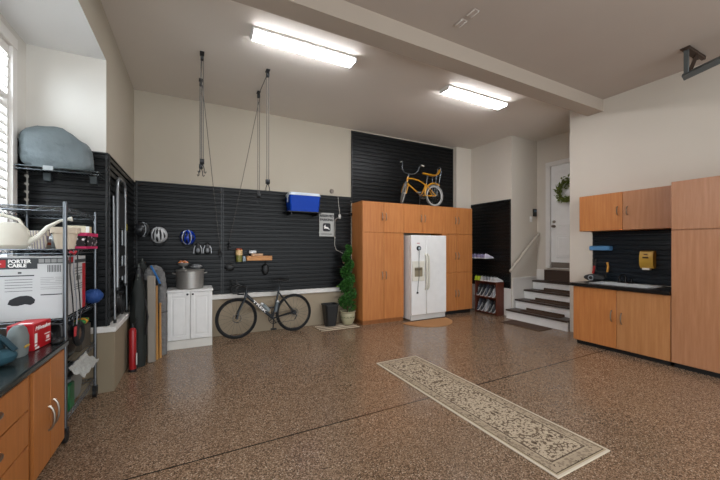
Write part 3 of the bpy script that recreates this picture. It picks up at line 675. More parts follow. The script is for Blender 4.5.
for k in range(N):
    f = (k+random.random())/N; turns = 4.2; a = f*turns*2*PI
    Rr = .112*(1-f)**.6 + .032; z = .33 + 1.18*f
    ca = Vector((tx+Rr*.55*math.cos(a), ty+Rr*.55*math.sin(a), z))
    v = Vector((random.gauss(0, 1), random.gauss(0, 1), random.gauss(0, .8))).normalized()
    p = ca + v*(Rr*.74)*random.uniform(.5, 1.05); p.x = min(p.x, 2.80)
    m.leaf(p, v + Vector((0, 0, .6)) + Vector((random.gauss(0, .5),)*3), (random.gauss(0, 1), random.gauss(0, 1), random.gauss(0, 1)), random.uniform(.03, .05), .013)
m.build('foliage', LEAFD, tp, smooth=False)
o = MB().box(2.02, 5.37, .001, 2.78, 5.84, .011, .003)
tag(o.build('door_mat', m_stripes('#cdbda4', '#5f4a3a', 9, 1, 'striped_mat', .55, .95), origin=(2.4, 5.6, 0)), 'cream and brown striped mat under the waste bin and topiary', 'mat')
wb = thing('waste_bin', 'black tapered plastic waste bin on the striped mat', 'bin', (2.31, 5.72, .012))
m = MB()
def rr(x0, x1, y0, y1, z, b=.03): return [Vector(p) for p in ((x0+b, y0, z), (x1-b, y0, z), (x1, y0+b, z), (x1, y1-b, z), (x1-b, y1, z), (x0+b, y1, z), (x0, y1-b, z), (x0, y0+b, z))]
m.rings([rr(2.215, 2.405, 5.63, 5.81, .013), rr(2.18, 2.44, 5.595, 5.845, .395), rr(2.17, 2.45, 5.585, 5.855, .40), rr(2.17, 2.45, 5.585, 5.855, .425), rr(2.19, 2.43, 5.605, 5.835, .425), rr(2.22, 2.40, 5.635, 5.805, .03)])
m.build('tub', BLACK, wb)
tag(MB().box(2.53, 5.90, .701, 2.69, 5.945, .735, .012).build('garden_shears', m_stripes('#6f9a35', '#2c3a2a', 12, 0, 'green_black_tool', .5, .5), origin=(2.6, 5.92, .70)), 'small green and black tool lying on the white ledge by the topiary', 'tool')

# ------------------------------------------------------------------ bicycles
def spoke_wheel(par, c, rad, tyre, rim, spoke, axis='Y', tr=.016, nsp=20, rimr=None, white=None, M=None):
    w = MB(M); w.torus(c, rad-tr, tr, axis, 44, 8); wo = w.build('wheel', tyre, par, world=False)
    r2 = MB(M); r2.torus(c, rad-2*tr-.006, .010, axis, 44, 6); r2.build('rim', rim, wo, world=False)
    s_ = MB(M)
    for k in range(nsp):
        a = 2*PI*k/nsp; a2 = a + (.35 if k % 2 else -.35); o1 = .02 if (k//2) % 2 else -.02
        rr = rad-2*tr-.004
        if axis == 'Y': s_.tube([Vector(c)+Vector((.018*math.cos(a2), o1, .018*math.sin(a2))), Vector(c)+Vector((rr*math.cos(a), 0, rr*math.sin(a)))], .0012, 4)
    s_.build('spokes', spoke, wo, world=False)
    h = MB(M); h.cyl(Vector(c)+Vector((0, -.045, 0)), Vector(c)+Vector((0, .045, 0)), .016, n=12); h.build('hub', rim, wo, world=False)
    return wo
FR = flat('#23282c', .3, .3, name='graphite_frame')
bk = thing('road_bike', 'dark grey road bike leaning on the back wall', 'bicycle', (1.128, 5.655, 0), None, (R(-5), 0, .07))
FA, RA, BB, HT, HB, ST = (-.49, 0, .331), (.485, 0, .331), (.10, 0, .27), (-.325, 0, .785), (-.345, 0, .665), (.215, 0, .735)
WSP = flat('#3c3d3e', .4, .8)
fw = spoke_wheel(bk, FA, .330, RUBBER, flat('#17181a', .3), WSP, nsp=20, tr=.019)
rw = spoke_wheel(bk, RA, .330, RUBBER, flat('#17181a', .3), WSP, nsp=20, tr=.019)
for w_, c_ in ((fw, FA), (rw, RA)): MB().torus((c_[0], -.035, c_[2]), .066, .006, 'Y', 24, 4).build('brake_disc', flat('#8b8d8e', .3, .9), w_, world=False)
m = MB()
def T(*pts, r=.016, n=10, sq=1): m.tube(pts, r, n, sq=sq)
T(HT, HB, r=.024); T((-.335, 0, .70), BB, r=.026); T((-.322, 0, .755), ST, r=.016); T(BB, (.235, 0, .80), r=.017)
for sgn in (-1, 1):
    T((BB[0]+.02, sgn*.02, BB[2]), (RA[0]-.03, sgn*.055, RA[2]), (RA[0], sgn*.055, RA[2]), r=.010, n=8); T((.222, sgn*.015, .70), (RA[0], sgn*.055, RA[2]), r=.009, n=8)
T((BB[0], -.04, BB[2]), (BB[0], .04, BB[2]), r=.024)
m.build('frame', FR, bk, world=False)
m = MB()
for sgn in (-1, 1): T((HB[0]-.005, sgn*.028, HB[2]-.01), (FA[0]+.02, sgn*.05, FA[2]+.09), (FA[0], sgn*.05, FA[2]), r=.013, n=8)
T((HB[0]-.005, -.035, HB[2]), (HB[0]-.005, .035, HB[2]), r=.016); m.build('fork', FR, bk, world=False)
m = MB(); T(HT, (-.318, 0, .83), r=.016); T((-.318, 0, .825), (-.40, 0, .855), r=.016); m.build('stem', BLACK, bk, world=False)
m = MB()
for sgn in (-1, 1):
    pts = [(-.40, 0, .855), (-.40, sgn*.16, .855), (-.425, sgn*.195, .855), (-.475, sgn*.20, .855), (-.525, sgn*.20, .83), (-.535, sgn*.205, .775), (-.50, sgn*.205, .73), (-.41, sgn*.205, .725)]
    m.tube(pts, .0145, 8)
m.build('drop_bar', BLACK, bk, world=False)
for sgn in (-1, 1):
    m = MB(); m.tube([(-.47, sgn*.2, .86), (-.515, sgn*.2, .90), (-.525, sgn*.2, .94), (-.515, sgn*.2, .955)], [.017, .018, .015, .008], 8); m.tube([(-.53, sgn*.2, .91), (-.555, sgn*.2, .85), (-.56, sgn*.205, .77)], .006, 6); m.build('brake_hood', BLACK, bk, world=False)
m = MB(); T((.235, 0, .78), (.26, 0, .885), r=.013); m.build('seat_post', BLACK, bk, world=False)
m = MB()
rg = []
for x, wdt, z in ((.115, .012, .905), (.17, .02, .912), (.24, .032, .914), (.30, .058, .916), (.36, .07, .925), (.395, .06, .93)):
    rg.append([Vector((x, wdt*math.cos(2*PI*k/12), z+.018*math.sin(2*PI*k/12))) for k in range(12)])
m.rings(rg); m.build('saddle', BLACK, bk, world=False)
m = MB(); m.torus((BB[0], -.055, BB[2]), .085, .006, 'Y', 28, 6); m.torus((BB[0], -.055, BB[2]), .06, .004, 'Y', 24, 5)
for k in range(4): a = k*PI/2+.4; m.tube([(BB[0], -.055, BB[2]), (BB[0]+.08*math.cos(a), -.055, BB[2]+.08*math.sin(a))], .006, 5)
m.cyl((BB[0], -.075, BB[2]), (BB[0], .075, BB[2]), .014, n=10); m.tube([(BB[0], -.07, BB[2]), (BB[0]-.02, -.078, BB[2]-.165)], .010, 8); m.tube([(BB[0], .07, BB[2]), (BB[0]+.02, .078, BB[2]+.165)], .010, 8); m.build('crankset', BLACK, bk, world=False)
for sx, sy, z in ((-.02, -.11, -.17), (.02, .11, .17)): MB().box(BB[0]+sx-.045, sy-.035, BB[2]+z-.012, BB[0]+sx+.045, sy+.035, BB[2]+z+.012, .006).build('pedal', BLACK, bk, world=False)
m = MB()
for i_, q in enumerate((.045, .038, .031, .024)): m.cyl((RA[0], -.03-.005*i_, RA[2]), (RA[0], -.034-.005*i_, RA[2]), q, n=18)
m.tube([(RA[0], -.045, RA[2]-.01), (RA[0]+.03, -.06, RA[2]-.06), (RA[0]-.01, -.06, RA[2]-.12)], .010, 6); m.build('derailleur', DARK, bk, world=False)
m = MB(); m.tube([(BB[0], -.056, BB[2]+.088), (RA[0], -.045, RA[2]+.04)], .003, 4); m.tube([(BB[0], -.056, BB[2]-.088), (RA[0]-.01, -.06, RA[2]-.13)], .003, 4); m.build('chain', flat('#4b4b4a', .4, .8), bk, world=False)
def bottle(p0, p1, col, dark):
    m = MB(); p0, p1 = Vector(p0), Vector(p1); m.tube([p0, p0.lerp(p1, .62), p0.lerp(p1, .70), p0.lerp(p1, .82)], [.034, .034, .026, .032], 14); b_ = m.build('water_bottle', col, bk, world=False)
    m = MB(); m.tube([p0.lerp(p1, .82), p1], [.032, .014], 12); m.build('bottle_cap', dark, b_, world=False)
bottle((.04, 0, .40), (-.09, 0, .545), flat('#777f80', .3), flat('#c3c5c6', .4))
bottle((.15, 0, .37), (.20, 0, .57), flat('#4d565b', .3), flat('#b3b6b8', .4))
# maker's lettering on the down tube
ang = math.atan2(.27-.70, .10+.335)
Mt = Matrix.Translation((-.125, -.0275, .492)) @ Matrix.Rotation(R(90), 4, 'X') @ Matrix.Rotation(ang, 4, 'Z')
bpy.context.view_layer.update()
text('lettering', 'TREK', .055, (Matrix.Translation(bk.location) @ bk.rotation_euler.to_matrix().to_4x4()) @ Mt, TEXTW, bk, sx=2.3, bold=.0015)

# yellow bicycle on top of the cabinets
YF = flat('#c58a1e', .35, name='yellow_enamel')
BZ = CT+.002
yb = thing('child_bicycle', 'yellow high-rise bicycle with banana seat standing on the maple cabinets', 'bicycle', (4.36, 5.645, BZ))
RW = (.41, 0, .25); BBy = (.04, 0, .23); SEATC = (.19, 0, .50); HTy = Vector((-.30, 0, .60)); HBy = Vector((-.345, 0, .455))
GW = flat('#aeaca5', .6)
spoke_wheel(yb, RW, .25, flat('#5b5a57', .6), flat('#c9c8c4', .3), flat('#8b8b88', .4, .8), tr=.022, nsp=20)
MB().torus((RW[0], -.012, RW[2]), .222, .012, 'Y', 36, 6).build('whitewall', flat('#a5a39d', .5), yb, world=False)
m = MB(); T(HTy, HBy, r=.020)
T(HTy+Vector((.01, 0, -.03)), (-.18, 0, .575), (-.02, 0, .55), (.12, 0, .49), (.17, 0, .45), r=.014); T(HBy+Vector((0, 0, .02)), BBy, r=.015); T(BBy, SEATC, r=.015)
for sgn in (-1, 1): T((BBy[0], sgn*.02, BBy[2]), (RW[0], sgn*.05, RW[2]), r=.009, n=8); T((.18, sgn*.015, .46), (RW[0], sgn*.05, RW[2]), r=.008, n=8)
m.build('frame', YF, yb, world=False)
ax = (HTy-HBy).normalized()
S = Matrix.Translation(HBy) @ Matrix.Rotation(R(52), 4, ax) @ Matrix.Translation(-HBy)
fax = Vector((-.435, 0, .25))
spoke_wheel(yb, fax, .25, flat('#5b5a57', .6), flat('#c9c8c4', .3), flat('#8b8b88', .4, .8), tr=.022, nsp=20, M=S)
m = MB(S)
for sgn in (-1, 1): T(HBy+Vector((0, sgn*.045, -.01)), fax+Vector((.01, sgn*.05, .06)), fax+Vector((0, sgn*.05, 0)), r=.012, n=8)
T(HBy+Vector((0, -.05, -.008)), HBy+Vector((0, .05, -.008)), r=.014); m.build('fork', YF, yb, world=False)
m = MB(S); b0 = HTy+Vector((.01, 0, .07)); m.tube([HTy, b0], .012, 8)
for sgn in (-1, 1): m.tube([b0, b0+Vector((0, sgn*.06, 0)), b0+Vector((.005, sgn*.12, .02)), b0+Vector((.015, sgn*.17, .09)), b0+Vector((.03, sgn*.185, .19)), b0+Vector((.06, sgn*.20, .225)), b0+Vector((.15, sgn*.24, .23))], .0105, 8)
m.build('handlebar', CHROME, yb, world=False)
for sgn in (-1, 1): MB(S).tube([b0+Vector((.08, sgn*.21, .227)), b0+Vector((.18, sgn*.255, .228))], .016, 8).build('grip', flat('#d7d4cb', .5), yb, world=False)
m = MB(); rg = []
for x, wdt, z in ((.09, .02, .715), (.14, .04, .715), (.24, .055, .70), (.34, .06, .695), (.42, .062, .70), (.49, .06, .735), (.54, .05, .80), (.55, .04, .83)):
    rg.append([Vector((x, wdt*math.cos(2*PI*k/12), z+.02*math.sin(2*PI*k/12))) for k in range(12)])
m.rings(rg); m.build('banana_seat', YF, yb, world=False)
m = MB(); T(SEATC, (.22, 0, .69), r=.011, n=8); m.build('seat_post', CHROME, yb, world=False)
m = MB()
for sgn in (-1, 1): m.tube([(RW[0]+.02, sgn*.06, RW[2]), (.53, sgn*.062, .72), (.55, sgn*.055, .87), (.55, 0, .90)], .006, 6); m.tube([(RW[0], sgn*.06, RW[2]+.02), (.40, sgn*.06, .68)], .005, 6)
m.build('sissy_bar', CHROME, yb, world=False)
m = MB(); pts = [(RW[0]+.275*math.cos(a), 0, RW[2]+.275*math.sin(a)) for a in [R(x) for x in range(60, 185, 12)]]
m.tube(pts, .02, 6, sq=1.3); m.build('mudguard', YF, yb, world=False)
m = MB(); m.torus((BBy[0], -.04, BBy[2]), .075, .006, 'Y', 24, 5); m.cyl((BBy[0], -.065, BBy[2]), (BBy[0], .065, BBy[2]), .012, n=8); m.tube([(BBy[0], -.06, BBy[2]), (BBy[0]-.14, -.06, BBy[2]+.04)], .009, 6); m.tube([(BBy[0], .06, BBy[2]), (BBy[0]+.14, .06, BBy[2]-.04)], .009, 6); m.build('crank', CHROME, yb, world=False)
for sg_ in (-1, 1): MB().box(BBy[0]+sg_*.14-.035, sg_*.10-.035, BBy[2]-sg_*.04-.01, BBy[0]+sg_*.14+.035, sg_*.10+.035, BBy[2]-sg_*.04+.01, .004).build('pedal', flat('#8b8a86', .5), yb, world=False)
MB().tube([(.05, .05, .21), (.10, .13, .004)], .006, 6).build('kickstand', CHROME, yb, world=False)

# ------------------------------------------------------------------ shoes and their rack
def shoe_parts(t, upper, sole):
    L = .27
    st = [(0, .026, .095), (.03, .033, .122), (.08, .034, .110), (.12, .034, .088), (.17, .039, .068), (.22, .038, .052), (.255, .030, .040), (.27, .014, .028)]
    m = MB(); rg = []
    for x, w_, h in st:
        rg.append([Vector((-x, w_*.92*math.cos(a)*(1 if math.sin(a) < .3 else .72), .022 + max(0, h-.022)*max(0, math.sin(a)))) for a in [PI*k/8 for k in range(9)]])
    m.rings(rg); m.build('upper', upper, t, world=False)
    m = MB(); rg = []
    for x, w_, h in st: rg.append([Vector((-x*1.03+.004, w_*1.04*c_, z)) for c_, z in ((-1, .002), (-1, .022), (1, .022), (1, .002))])
    m.rings(rg); m.build('sole', sole, t, world=False)
    m = MB(); m.ell((-.055, 0, .106), .046, .019, .012, 12, 6); m.build('opening', BLACK, t, world=False)
    m = MB()
    for k in range(4): m.tube([(-.115-.022*k, -.017, .082-.009*k), (-.112-.022*k, 0, .096-.0105*k), (-.115-.022*k, .017, .082-.009*k)], .003, 4)
    m.build('laces', sole, t, world=False)
def shoe(label, group, loc, rot, upper, sole):
    t = thing('sneaker', label, 'shoe', loc, group, rot); shoe_parts(t, upper, sole); return t
RX, RY0, RY1 = 5.83, 4.875, 5.475
rk = thing('shoe_rack', 'dark red-brown wooden shoe rack filled with sneakers left of the stairs', 'shoe rack', (5.95, 5.17, 0))
RBM = m_wood('#5c2a1f', '#48201a', 'reddish_wood', 'Z', .35)
for y in (RY0, RY1-.02): MB().box(RX, y, 0, 6.068, y+.02, .735, .002).build('side_panel', RBM, rk)
for z in (.03, .37, .715): MB().box(RX, RY0+.02, z, 6.068, RY1-.02, z+.018).build('shelf', RBM, rk)
MB().box(6.06, RY0+.02, .03, 6.07, RY1-.02, .73).build('back_panel', RBM, rk)
SU = {'g': flat('#8d8f93', .7), 'w': flat('#cfcfce', .6), 'k': flat('#202226', .7), 'y': flat('#a9bb2a', .6), 'p': flat('#8c84a6', .6), 'n': flat('#3a3f4a', .7), 's': flat('#b9b9b7', .5), 'lp': flat('#c4bed0', .6)}
proto = {}
def put(key, label, group, loc, rot):
    if key not in proto:
        proto[key] = shoe(label, group, loc, rot, SU[key[0]], SU[key[1]]); return
    copy_tree(proto[key], loc, rot, label, group)
ORD = ['first', 'second', 'third', 'fourth', 'fifth', 'sixth', 'seventh', 'eighth']
cols = [('y', 'y', 'yellow-green'), ('y', 'y', 'yellow-green'), ('s', 'w', 'light grey'), ('g', 'w', 'grey'), ('g', 'w', 'grey'), ('s', 'w', 'light grey'), ('s', 'w', 'light grey')]
for i, (u, so, nm) in enumerate(cols):
    put((u, so), f'{nm} sneaker on top of the shoe rack, {ORD[i]} from the left', 'sneakers on top of the shoe rack', (5.80, RY1-.040-.0865*i, .736), (0, 0, PI+random.uniform(-.02, .02)))
cols = [('k', 'w'), ('k', 'w'), ('n', 'w'), ('k', 'w'), ('g', 'w'), ]
for row, zz, nmr in ((0, .39, 'upper'), (1, .05, 'lower')):
    for i in range(5):
        u, so = cols[(i+2*row) % 5]; nm = {'k': 'black', 'n': 'navy', 'g': 'grey'}[u]
        put((u, so), f'{nm} sneaker in the rack\'s {nmr} bay, {ORD[i]} from the left', 'sneakers inside the shoe rack', (6.00, RY1-.085-.106*i, zz+.215), (0, R(-52), 0))
ss = thing('shoe_shelf', 'slim black ledge on the slatwall under the lilac sneakers', 'shelf', (6.0, 5.42, 1.22))
MB().box(5.83, 5.08, 1.225, 6.078, 5.82, 1.238, .002).build('deck', BLACK, ss)
MB().box(6.055, 5.12, 1.18, 6.078, 5.78, 1.225, .002).build('rail', BLACK, ss)
cols = [('lp', 'w'), ('lp', 'w'), ('p', 'w'), ('p', 'w'), ('p', 'w'), ('p', 'w'), ('lp', 'w')]
for i, (u, so) in enumerate(cols):
    put((u, so), f'{"pale lilac" if u == "lp" else "purple-grey"} sneaker on the wall ledge above the rack, {ORD[i]} from the left', 'sneakers on the wall ledge', (5.80, 5.765-.1*i, 1.239), (0, 0, PI+random.uniform(-.03, .03)))

# ------------------------------------------------------------------ ceiling fixtures
def light(label, x0, x1, y0, y1):
    t = thing('ceiling_light', label, 'ceiling light', ((x0+x1)/2, (y0+y1)/2, ZC), 'fluorescent ceiling lights')
    MB().box(x0, y0, ZC-.03, x1, y1, ZC-.001, .003).build('housing', WHITE, t)
    m = MB(); prof = [(y0+.008, ZC-.03), (y0+.010, ZC-.052), (y0+.022, ZC-.060), (y1-.022, ZC-.060), (y1-.010, ZC-.052), (y1-.008, ZC-.03)]
    m.prism(prof, 0, x0+.02, x1-.02); m.build('diffuser', LAMP, t)
    for x in (x0, x1-.02): MB().prism([(y0+.004, ZC-.03), (y0+.006, ZC-.055), (y0+.02, ZC-.064), (y1-.02, ZC-.064), (y1-.006, ZC-.055), (y1-.004, ZC-.03)], 0, x, x+.02).build('end_cap', WHITE, t)
light('long fluorescent ceiling light nearer the left wall', .575, 1.84, 3.655, 3.85)
light('long fluorescent ceiling light nearer the stairs', 3.36, 4.64, 3.655, 3.86)
for y0, y1, nm in ((2.535, 2.655, 'nearer the beam'), (2.37, 2.485, 'farther from the beam')):
    t = thing('ceiling_vent', f'small white slotted ceiling vent {nm}', 'vent', (2.55, (y0+y1)/2, ZC), 'small ceiling vents')
    MB().box(2.51, y0, ZC-.008, 2.595, y1, ZC-.001, .002).build('frame', flat('#aca095', .7), t)
    for x in (2.518, 2.578): MB().box(x, y0+.008, ZC-.014, x+.012, y1-.008, ZC-.006, .002).build('louver', flat('#d5cec6', .5), t)
# ceiling hoists
def hoist(label, x, yn, yf, zh1, zh2, cl):
    t = thing('ceiling_hoist', label, 'hoist', (x, (yn+yf)/2, ZC), 'rope hoists hanging from the ceiling')
    RP = flat('#55524e', .8, name='hoist_rope')
    def pulley(y):
        p = MB().box(x-.025, y-.05, ZC-.012, x+.025, y+.05, ZC-.001, .002).box(x-.018, y-.012, ZC-.08, x-.012, y+.012, ZC-.01).box(x+.012, y-.012, ZC-.08, x+.018, y+.012, ZC-.01).cyl((x-.018, y, ZC-.065), (x+.018, y, ZC-.065), .03).build('ceiling_pulley', DARK, t)
    pulley(yn); pulley(yf)
    m = MB(); m.tube([(x, yn, ZC-.04), (x, yf, ZC-.04)], .005, 5)
    for y, zh in ((yn, zh1), (yf, zh2)):
        m.tube([(x-.012, y, ZC-.07), (x-.012, y, zh+.02)], .0045, 5); m.tube([(x+.014, y, ZC-.07), (x+.014, y, zh+.02)], .0045, 5)
    m.tube([(x+.02, yf, ZC-.07), (cl[0], cl[1], cl[2])], .0045, 5)
    m.build('rope', RP, t)
    for y, zh in ((yn, zh1), (yf, zh2)):
        h = MB().box(x-.02, y-.014, zh-.035, x+.02, y+.014, zh+.03, .006).cyl((x-.024, y, zh), (x+.024, y, zh), .034).build('hook_block', DARK, t)
        m = MB()
        for sg_ in (-1, 1): m.tube([(x, y, zh-.03), (x+sg_*.014, y, zh-.05), (x+sg_*.024, y, zh-.09), (x+sg_*.024, y, zh-.13), (x+sg_*.036, y, zh-.143), (x+sg_*.046, y, zh-.12)], .006, 6)
        m.build('hook', DARK, h)
hoist('left rope hoist with two pulleys and double hooks hanging from the ceiling', .10, 4.47, 5.19, 2.56, 2.66, (.405, SY-.04, 1.44))
hoist('right rope hoist with two pulleys and double hooks hanging from the ceiling', .905, 4.50, 5.19, 2.39, 2.30, (.545, SY-.04, 1.57))
# garage door track
gt = thing('garage_door_track', 'grey steel garage door track end hanging from the ceiling at right', 'door track', (5.2, 1.3, ZC))
GS = flat('#6d7475', .4, .7, name='galvanised_steel'); TX = 5.29
p0, p1 = Vector((TX, 1.70, 3.56)), Vector((TX, .2, 3.82))
MB().tube([p0, p1], .045, 4).build('track', GS, gt)
MB().box(TX-.02, 1.645, 3.55, TX+.004, 1.69, ZC-.035, .002).build('hanger_strap', GS, gt)
RU = flat('#4c3d33', .7, .4, name='rusty_angle')
MB().box(TX-.03, 1.63, ZC-.04, 5.74, 1.67, ZC-.002).box(TX-.03, 1.63, ZC-.012, 5.74, 1.72, ZC-.0025).build('angle_iron', RU, gt)
MB().tube([(TX+.0, 1.64, 3.60), (5.53, 1.65, ZC-.03)], .022, 4).build('brace', RU, gt)

# ------------------------------------------------------------------ runner rug
tag(MB().box(-.315, -1.167, 0, .315, 1.167, .010, .004).build('runner_rug', m_rug()), 'long cream and brown oriental runner rug on the floor', 'rug').location = (2.406, 2.436, .001)

# ------------------------------------------------------------------ left counter
CX, CH = -.855, .80
b = thing('base_cabinet', 'maple base cabinet with two doors at the left under the dark countertop', 'cabinet', (-1.15, 2.9, 0))
MB().box(XA+.01, 2.645, .07, CX-.021, 3.17, CH-.045, .002).build('carcass', WOODL, b); MB().box(XA+.02, 2.62, 0, CX-.08, 3.15, .07).build('plinth', BLACK, b)
door_x(b, 2.645, 2.897, .07, CH-.06, CX, 1, 2.865, .36, WOODL, L=.16); door_x(b, 2.903, 3.17, .07, CH-.06, CX, 1, 2.945, .37, WOODL, L=.17)
b = thing('drawer_cabinet', 'maple drawer cabinet at the left edge under the dark countertop', 'cabinet', (-1.15, 2.2, 0))
MB().box(XA+.01, 1.72, .07, CX-.021, 2.59, CH-.045, .002).build('carcass', WOODL, b); MB().box(XA+.02, 1.74, 0, CX-.08, 2.59, .07).build('plinth', BLACK, b)
for z0, z1 in ((.55, .745), (.345, .545), (.07, .34)):
    door_x(b, 1.74, 2.575, z0, z1, CX, 1, 2.16, (z0+z1)/2+.03, WOODL, name='drawer', vert=(0, 1, 0), L=.16)
tag(MB().box(XA+.005, 1.70, CH-.042, CX+.02, 3.19, CH, .008).build('countertop', CTR, origin=(-1.14, 2.45, CH-.042)), 'dark countertop over the left cabinets with the red box', 'countertop')
# red power-tool box on the counter
rb = thing('tool_box', 'red cardboard power tool box with white print on the left counter', 'box', (-1.005, 3.045, CH), None, (0, 0, R(-7)))
MB().box(-.07, -.105, .001, .07, .105, .18, .003).build('carton', RED, rb, world=False)
Mr = Matrix.Translation(rb.location) @ rb.rotation_euler.to_matrix().to_4x4()
text('lettering', 'Milwaukee', .042, Mr @ fX(.0708, 0, .145), TEXTW, rb, shear=.35)
m = MB()
for (y0, y1, z0, z1) in ((-.095, -.068, .05, .115), (-.095, -.07, .028, .042), (-.09, -.045, .008, .020), (.02, .09, .082, .089), (.035, .09, .03, .037), (.045, .08, .048, .07)): m.box(.0695, y0, z0, .0712, y1, z1)
m.box(-.04, -.1062, .125, .03, -.1045, .134); m.box(-.045, -.1062, .05, -.01, -.1045, .055); m.box(-.045, -.1062, .03, -.02, -.1045, .035); m.box(-.01, -.1062, .07, .045, -.1045, .074); m.box(-.03, -.07, .1795, .04, -.04, .1812)
m.build('lettering', TEXTW, rb, world=False, smooth=False)
# grey pouch and teal bag
gp = thing('tool_pouch', 'grey soft tool pouch standing left of the red box', 'pouch', (-1.0, 2.855, CH))
m = MB()
for z, a_, b_ in ((0, 0, 0),): pass
rg = []
for z, wx, wy in ((.001, .042, .062), (.05, .046, .066), (.12, .044, .064), (.17, .036, .054), (.195, .02, .03)):
    rg.append([Vector((-1.0+wx*math.copysign(abs(math.cos(t))**.7, math.cos(t))+random.uniform(-.003, .003), 2.855+wy*math.copysign(abs(math.sin(t))**.7, math.sin(t)), CH+z)) for t in [2*PI*k/16 for k in range(16)]])
m.rings(rg); m.build('pouch', flat('#6f7675', .9, 0, .15, 'grey_cloth', 20, .3), gp)
MB().tube([(-.957, 2.82, CH+.06), (-.950, 2.85, CH+.065), (-.957, 2.88, CH+.06)], .008, 5).build('yellow_tab', flat('#b3903a', .6), gp)
tb = thing('duffel_bag', 'dark teal cloth bag at the left edge of the counter', 'bag', (-1.1, 2.68, CH))
m = MB()
m.ell((-1.135, 2.67, CH+.115), .13, .13, .113, 20, 12, noise=.02); m.ell((-1.02, 2.66, CH+.05), .085, .09, .048, 14, 9, noise=.03); m.build('body', flat('#1d4450', .85, 0, .2, 'teal_cloth', 14, .3), tb)
MB().tube([(-1.16, 2.70, CH+.225), (-1.08, 2.70, CH+.215), (-1.0, 2.69, CH+.145), (-.95, 2.68, CH+.08)], .014, 6, sq=1.6).build('strap', flat('#16353f', .85), tb)
hc = thing('hand_saw', 'black handled tool lying behind the red box', 'tool', (-.87, 3.12, CH))
MB().tube([(-.875, 3.175, CH+.02), (-.875, 3.175, CH+.10), (-.885, 3.175, CH+.125), (-.98, 3.178, CH+.13), (-1.0, 3.178, CH+.11)], .009, 6).build('loop_handle', BLACK, hc)
MB().box(-.90, 3.06, CH+.001, -.85, 3.18, CH+.032, .01).build('base', BLACK, hc)

# ------------------------------------------------------------------ chrome wire rack and its contents
WX_0, WX_1, WY_0, WY_1 = -1.375, -.872, 3.245, 4.10
rack = thing('wire_rack', 'chrome wire shelving rack on casters in the window alcove', 'rack', ((WX_0+WX_1)/2, (WY_0+WY_1)/2, 0))
SHZ = [.17, .53, .93, 1.465, 1.79]
for x in (WX_0, WX_1):
    for y in (WY_0, WY_1):
        MB().cyl((x, y, .11), (x, y, 1.84), .0135, n=10).cyl((x, y, 1.835), (x, y, 1.85), .015, .010, n=10).build('post', CHROME, rack)
        m = MB(); m.cyl((x-.014, y, .045), (x+.014, y, .045), .045, n=18); m.box(x-.02, y-.02, .06, x+.02, y+.02, .115, .004); m.build('caster', BLACK, rack)
for z in SHZ:
    m = MB()
    for y in (WY_0, WY_1):
        for dz in (-.016, .016): m.tube([(WX_0, y, z+dz), (WX_1, y, z+dz)], .004, 6)
        n = 12; pts = [(WX_0+(WX_1-WX_0)*k/n, y, z+(.014 if k % 2 else -.014)) for k in range(n+1)]; m.tube(pts, .0025, 4)
    for x in (WX_0, WX_1):
        for dz in (-.016, .016): m.tube([(x, WY_0, z+dz), (x, WY_1, z+dz)], .004, 6)
        n = 22; pts = [(x, WY_0+(WY_1-WY_0)*k/n, z+(.014 if k % 2 else -.014)) for k in range(n+1)]; m.tube(pts, .0025, 4)
    for k in range(20): x = WX_0+(WX_1-WX_0)*(k+.5)/20; m.tube([(x, WY_0, z+.012), (x, WY_1, z+.012)], .002, 4)
    m.build('shelf', CHROME, rack)
Z5, Z4, Z3, Z2, Z1 = 1.79+.018, 1.465+.019, .93+.019, .53+.019, .17+.019
# watering can
wcn = thing('watering_can', 'cream plastic watering can with a long spout on the wire rack', 'watering can', (-1.24, 3.36, Z4))
cx_, cy_ = -1.275, 3.40
MB().lathe([(.002, .001), (.12, .001), (.148, .03), (.152, .09), (.138, .155), (.108, .195), (.08, .202), (.075, .195), (.002, .185)], (cx_, cy_, Z4), 28).build('body', CREAM, wcn)
MB().tube([(cx_+.13, cy_, Z4+.05), (cx_+.20, cy_, Z4+.095), (cx_+.26, cy_, Z4+.175), (cx_+.33, cy_, Z4+.225), (cx_+.385, cy_, Z4+.240)], [.026, .02, .015, .011, .010], 10).build('spout', CREAM, wcn)
MB().tube([(cx_+.382, cy_, Z4+.240), (cx_+.405, cy_, Z4+.243)], [.012, .019], 12).build('rose', CREAM, wcn)
MB().tube([(cx_-.13, cy_, Z4+.14), (cx_-.08, cy_, Z4+.235), (cx_, cy_, Z4+.262), (cx_+.09, cy_, Z4+.225), (cx_+.145, cy_, Z4+.11)], .011, 8).build('handle', CREAM, wcn)
# stacked flower pots
POTC = flat('#cbbba6', .6, name='beige_pot'); 
def fpot(label, c, s_, mat):
    t = thing('flower_pot', label, 'flower pot', c, 'flower pots on the wire rack')
    MB().lathe([(.002, .001), (.055*s_, 0), (.075*s_, .12*s_), (.086*s_, .122*s_), (.09*s_, .165*s_), (.082*s_, .166*s_), (.07*s_, .12*s_), (.002, .012)], (0, 0, 0), 24).build('pot', mat, t, world=False)
    MB().torus((0, 0, .158*s_), .0865*s_, .005, 'Z', 24, 5).build('rim', mat, t, world=False)
fpot('large beige flower pot on the wire rack beside the polka dot box', (-.955, 3.56, Z4), 1.08, POTC)
fpot('cream striped flower pot just behind the front post of the rack', (-1.145, 3.62, Z4), .9, m_stripes('#e5ddcc', '#a9a0a8', 60, 0, 'striped_pot', .55, .5))
pd = thing('gift_box', 'pink and black polka dot box with papers on the wire rack', 'box', (-.94, 3.86, Z4))
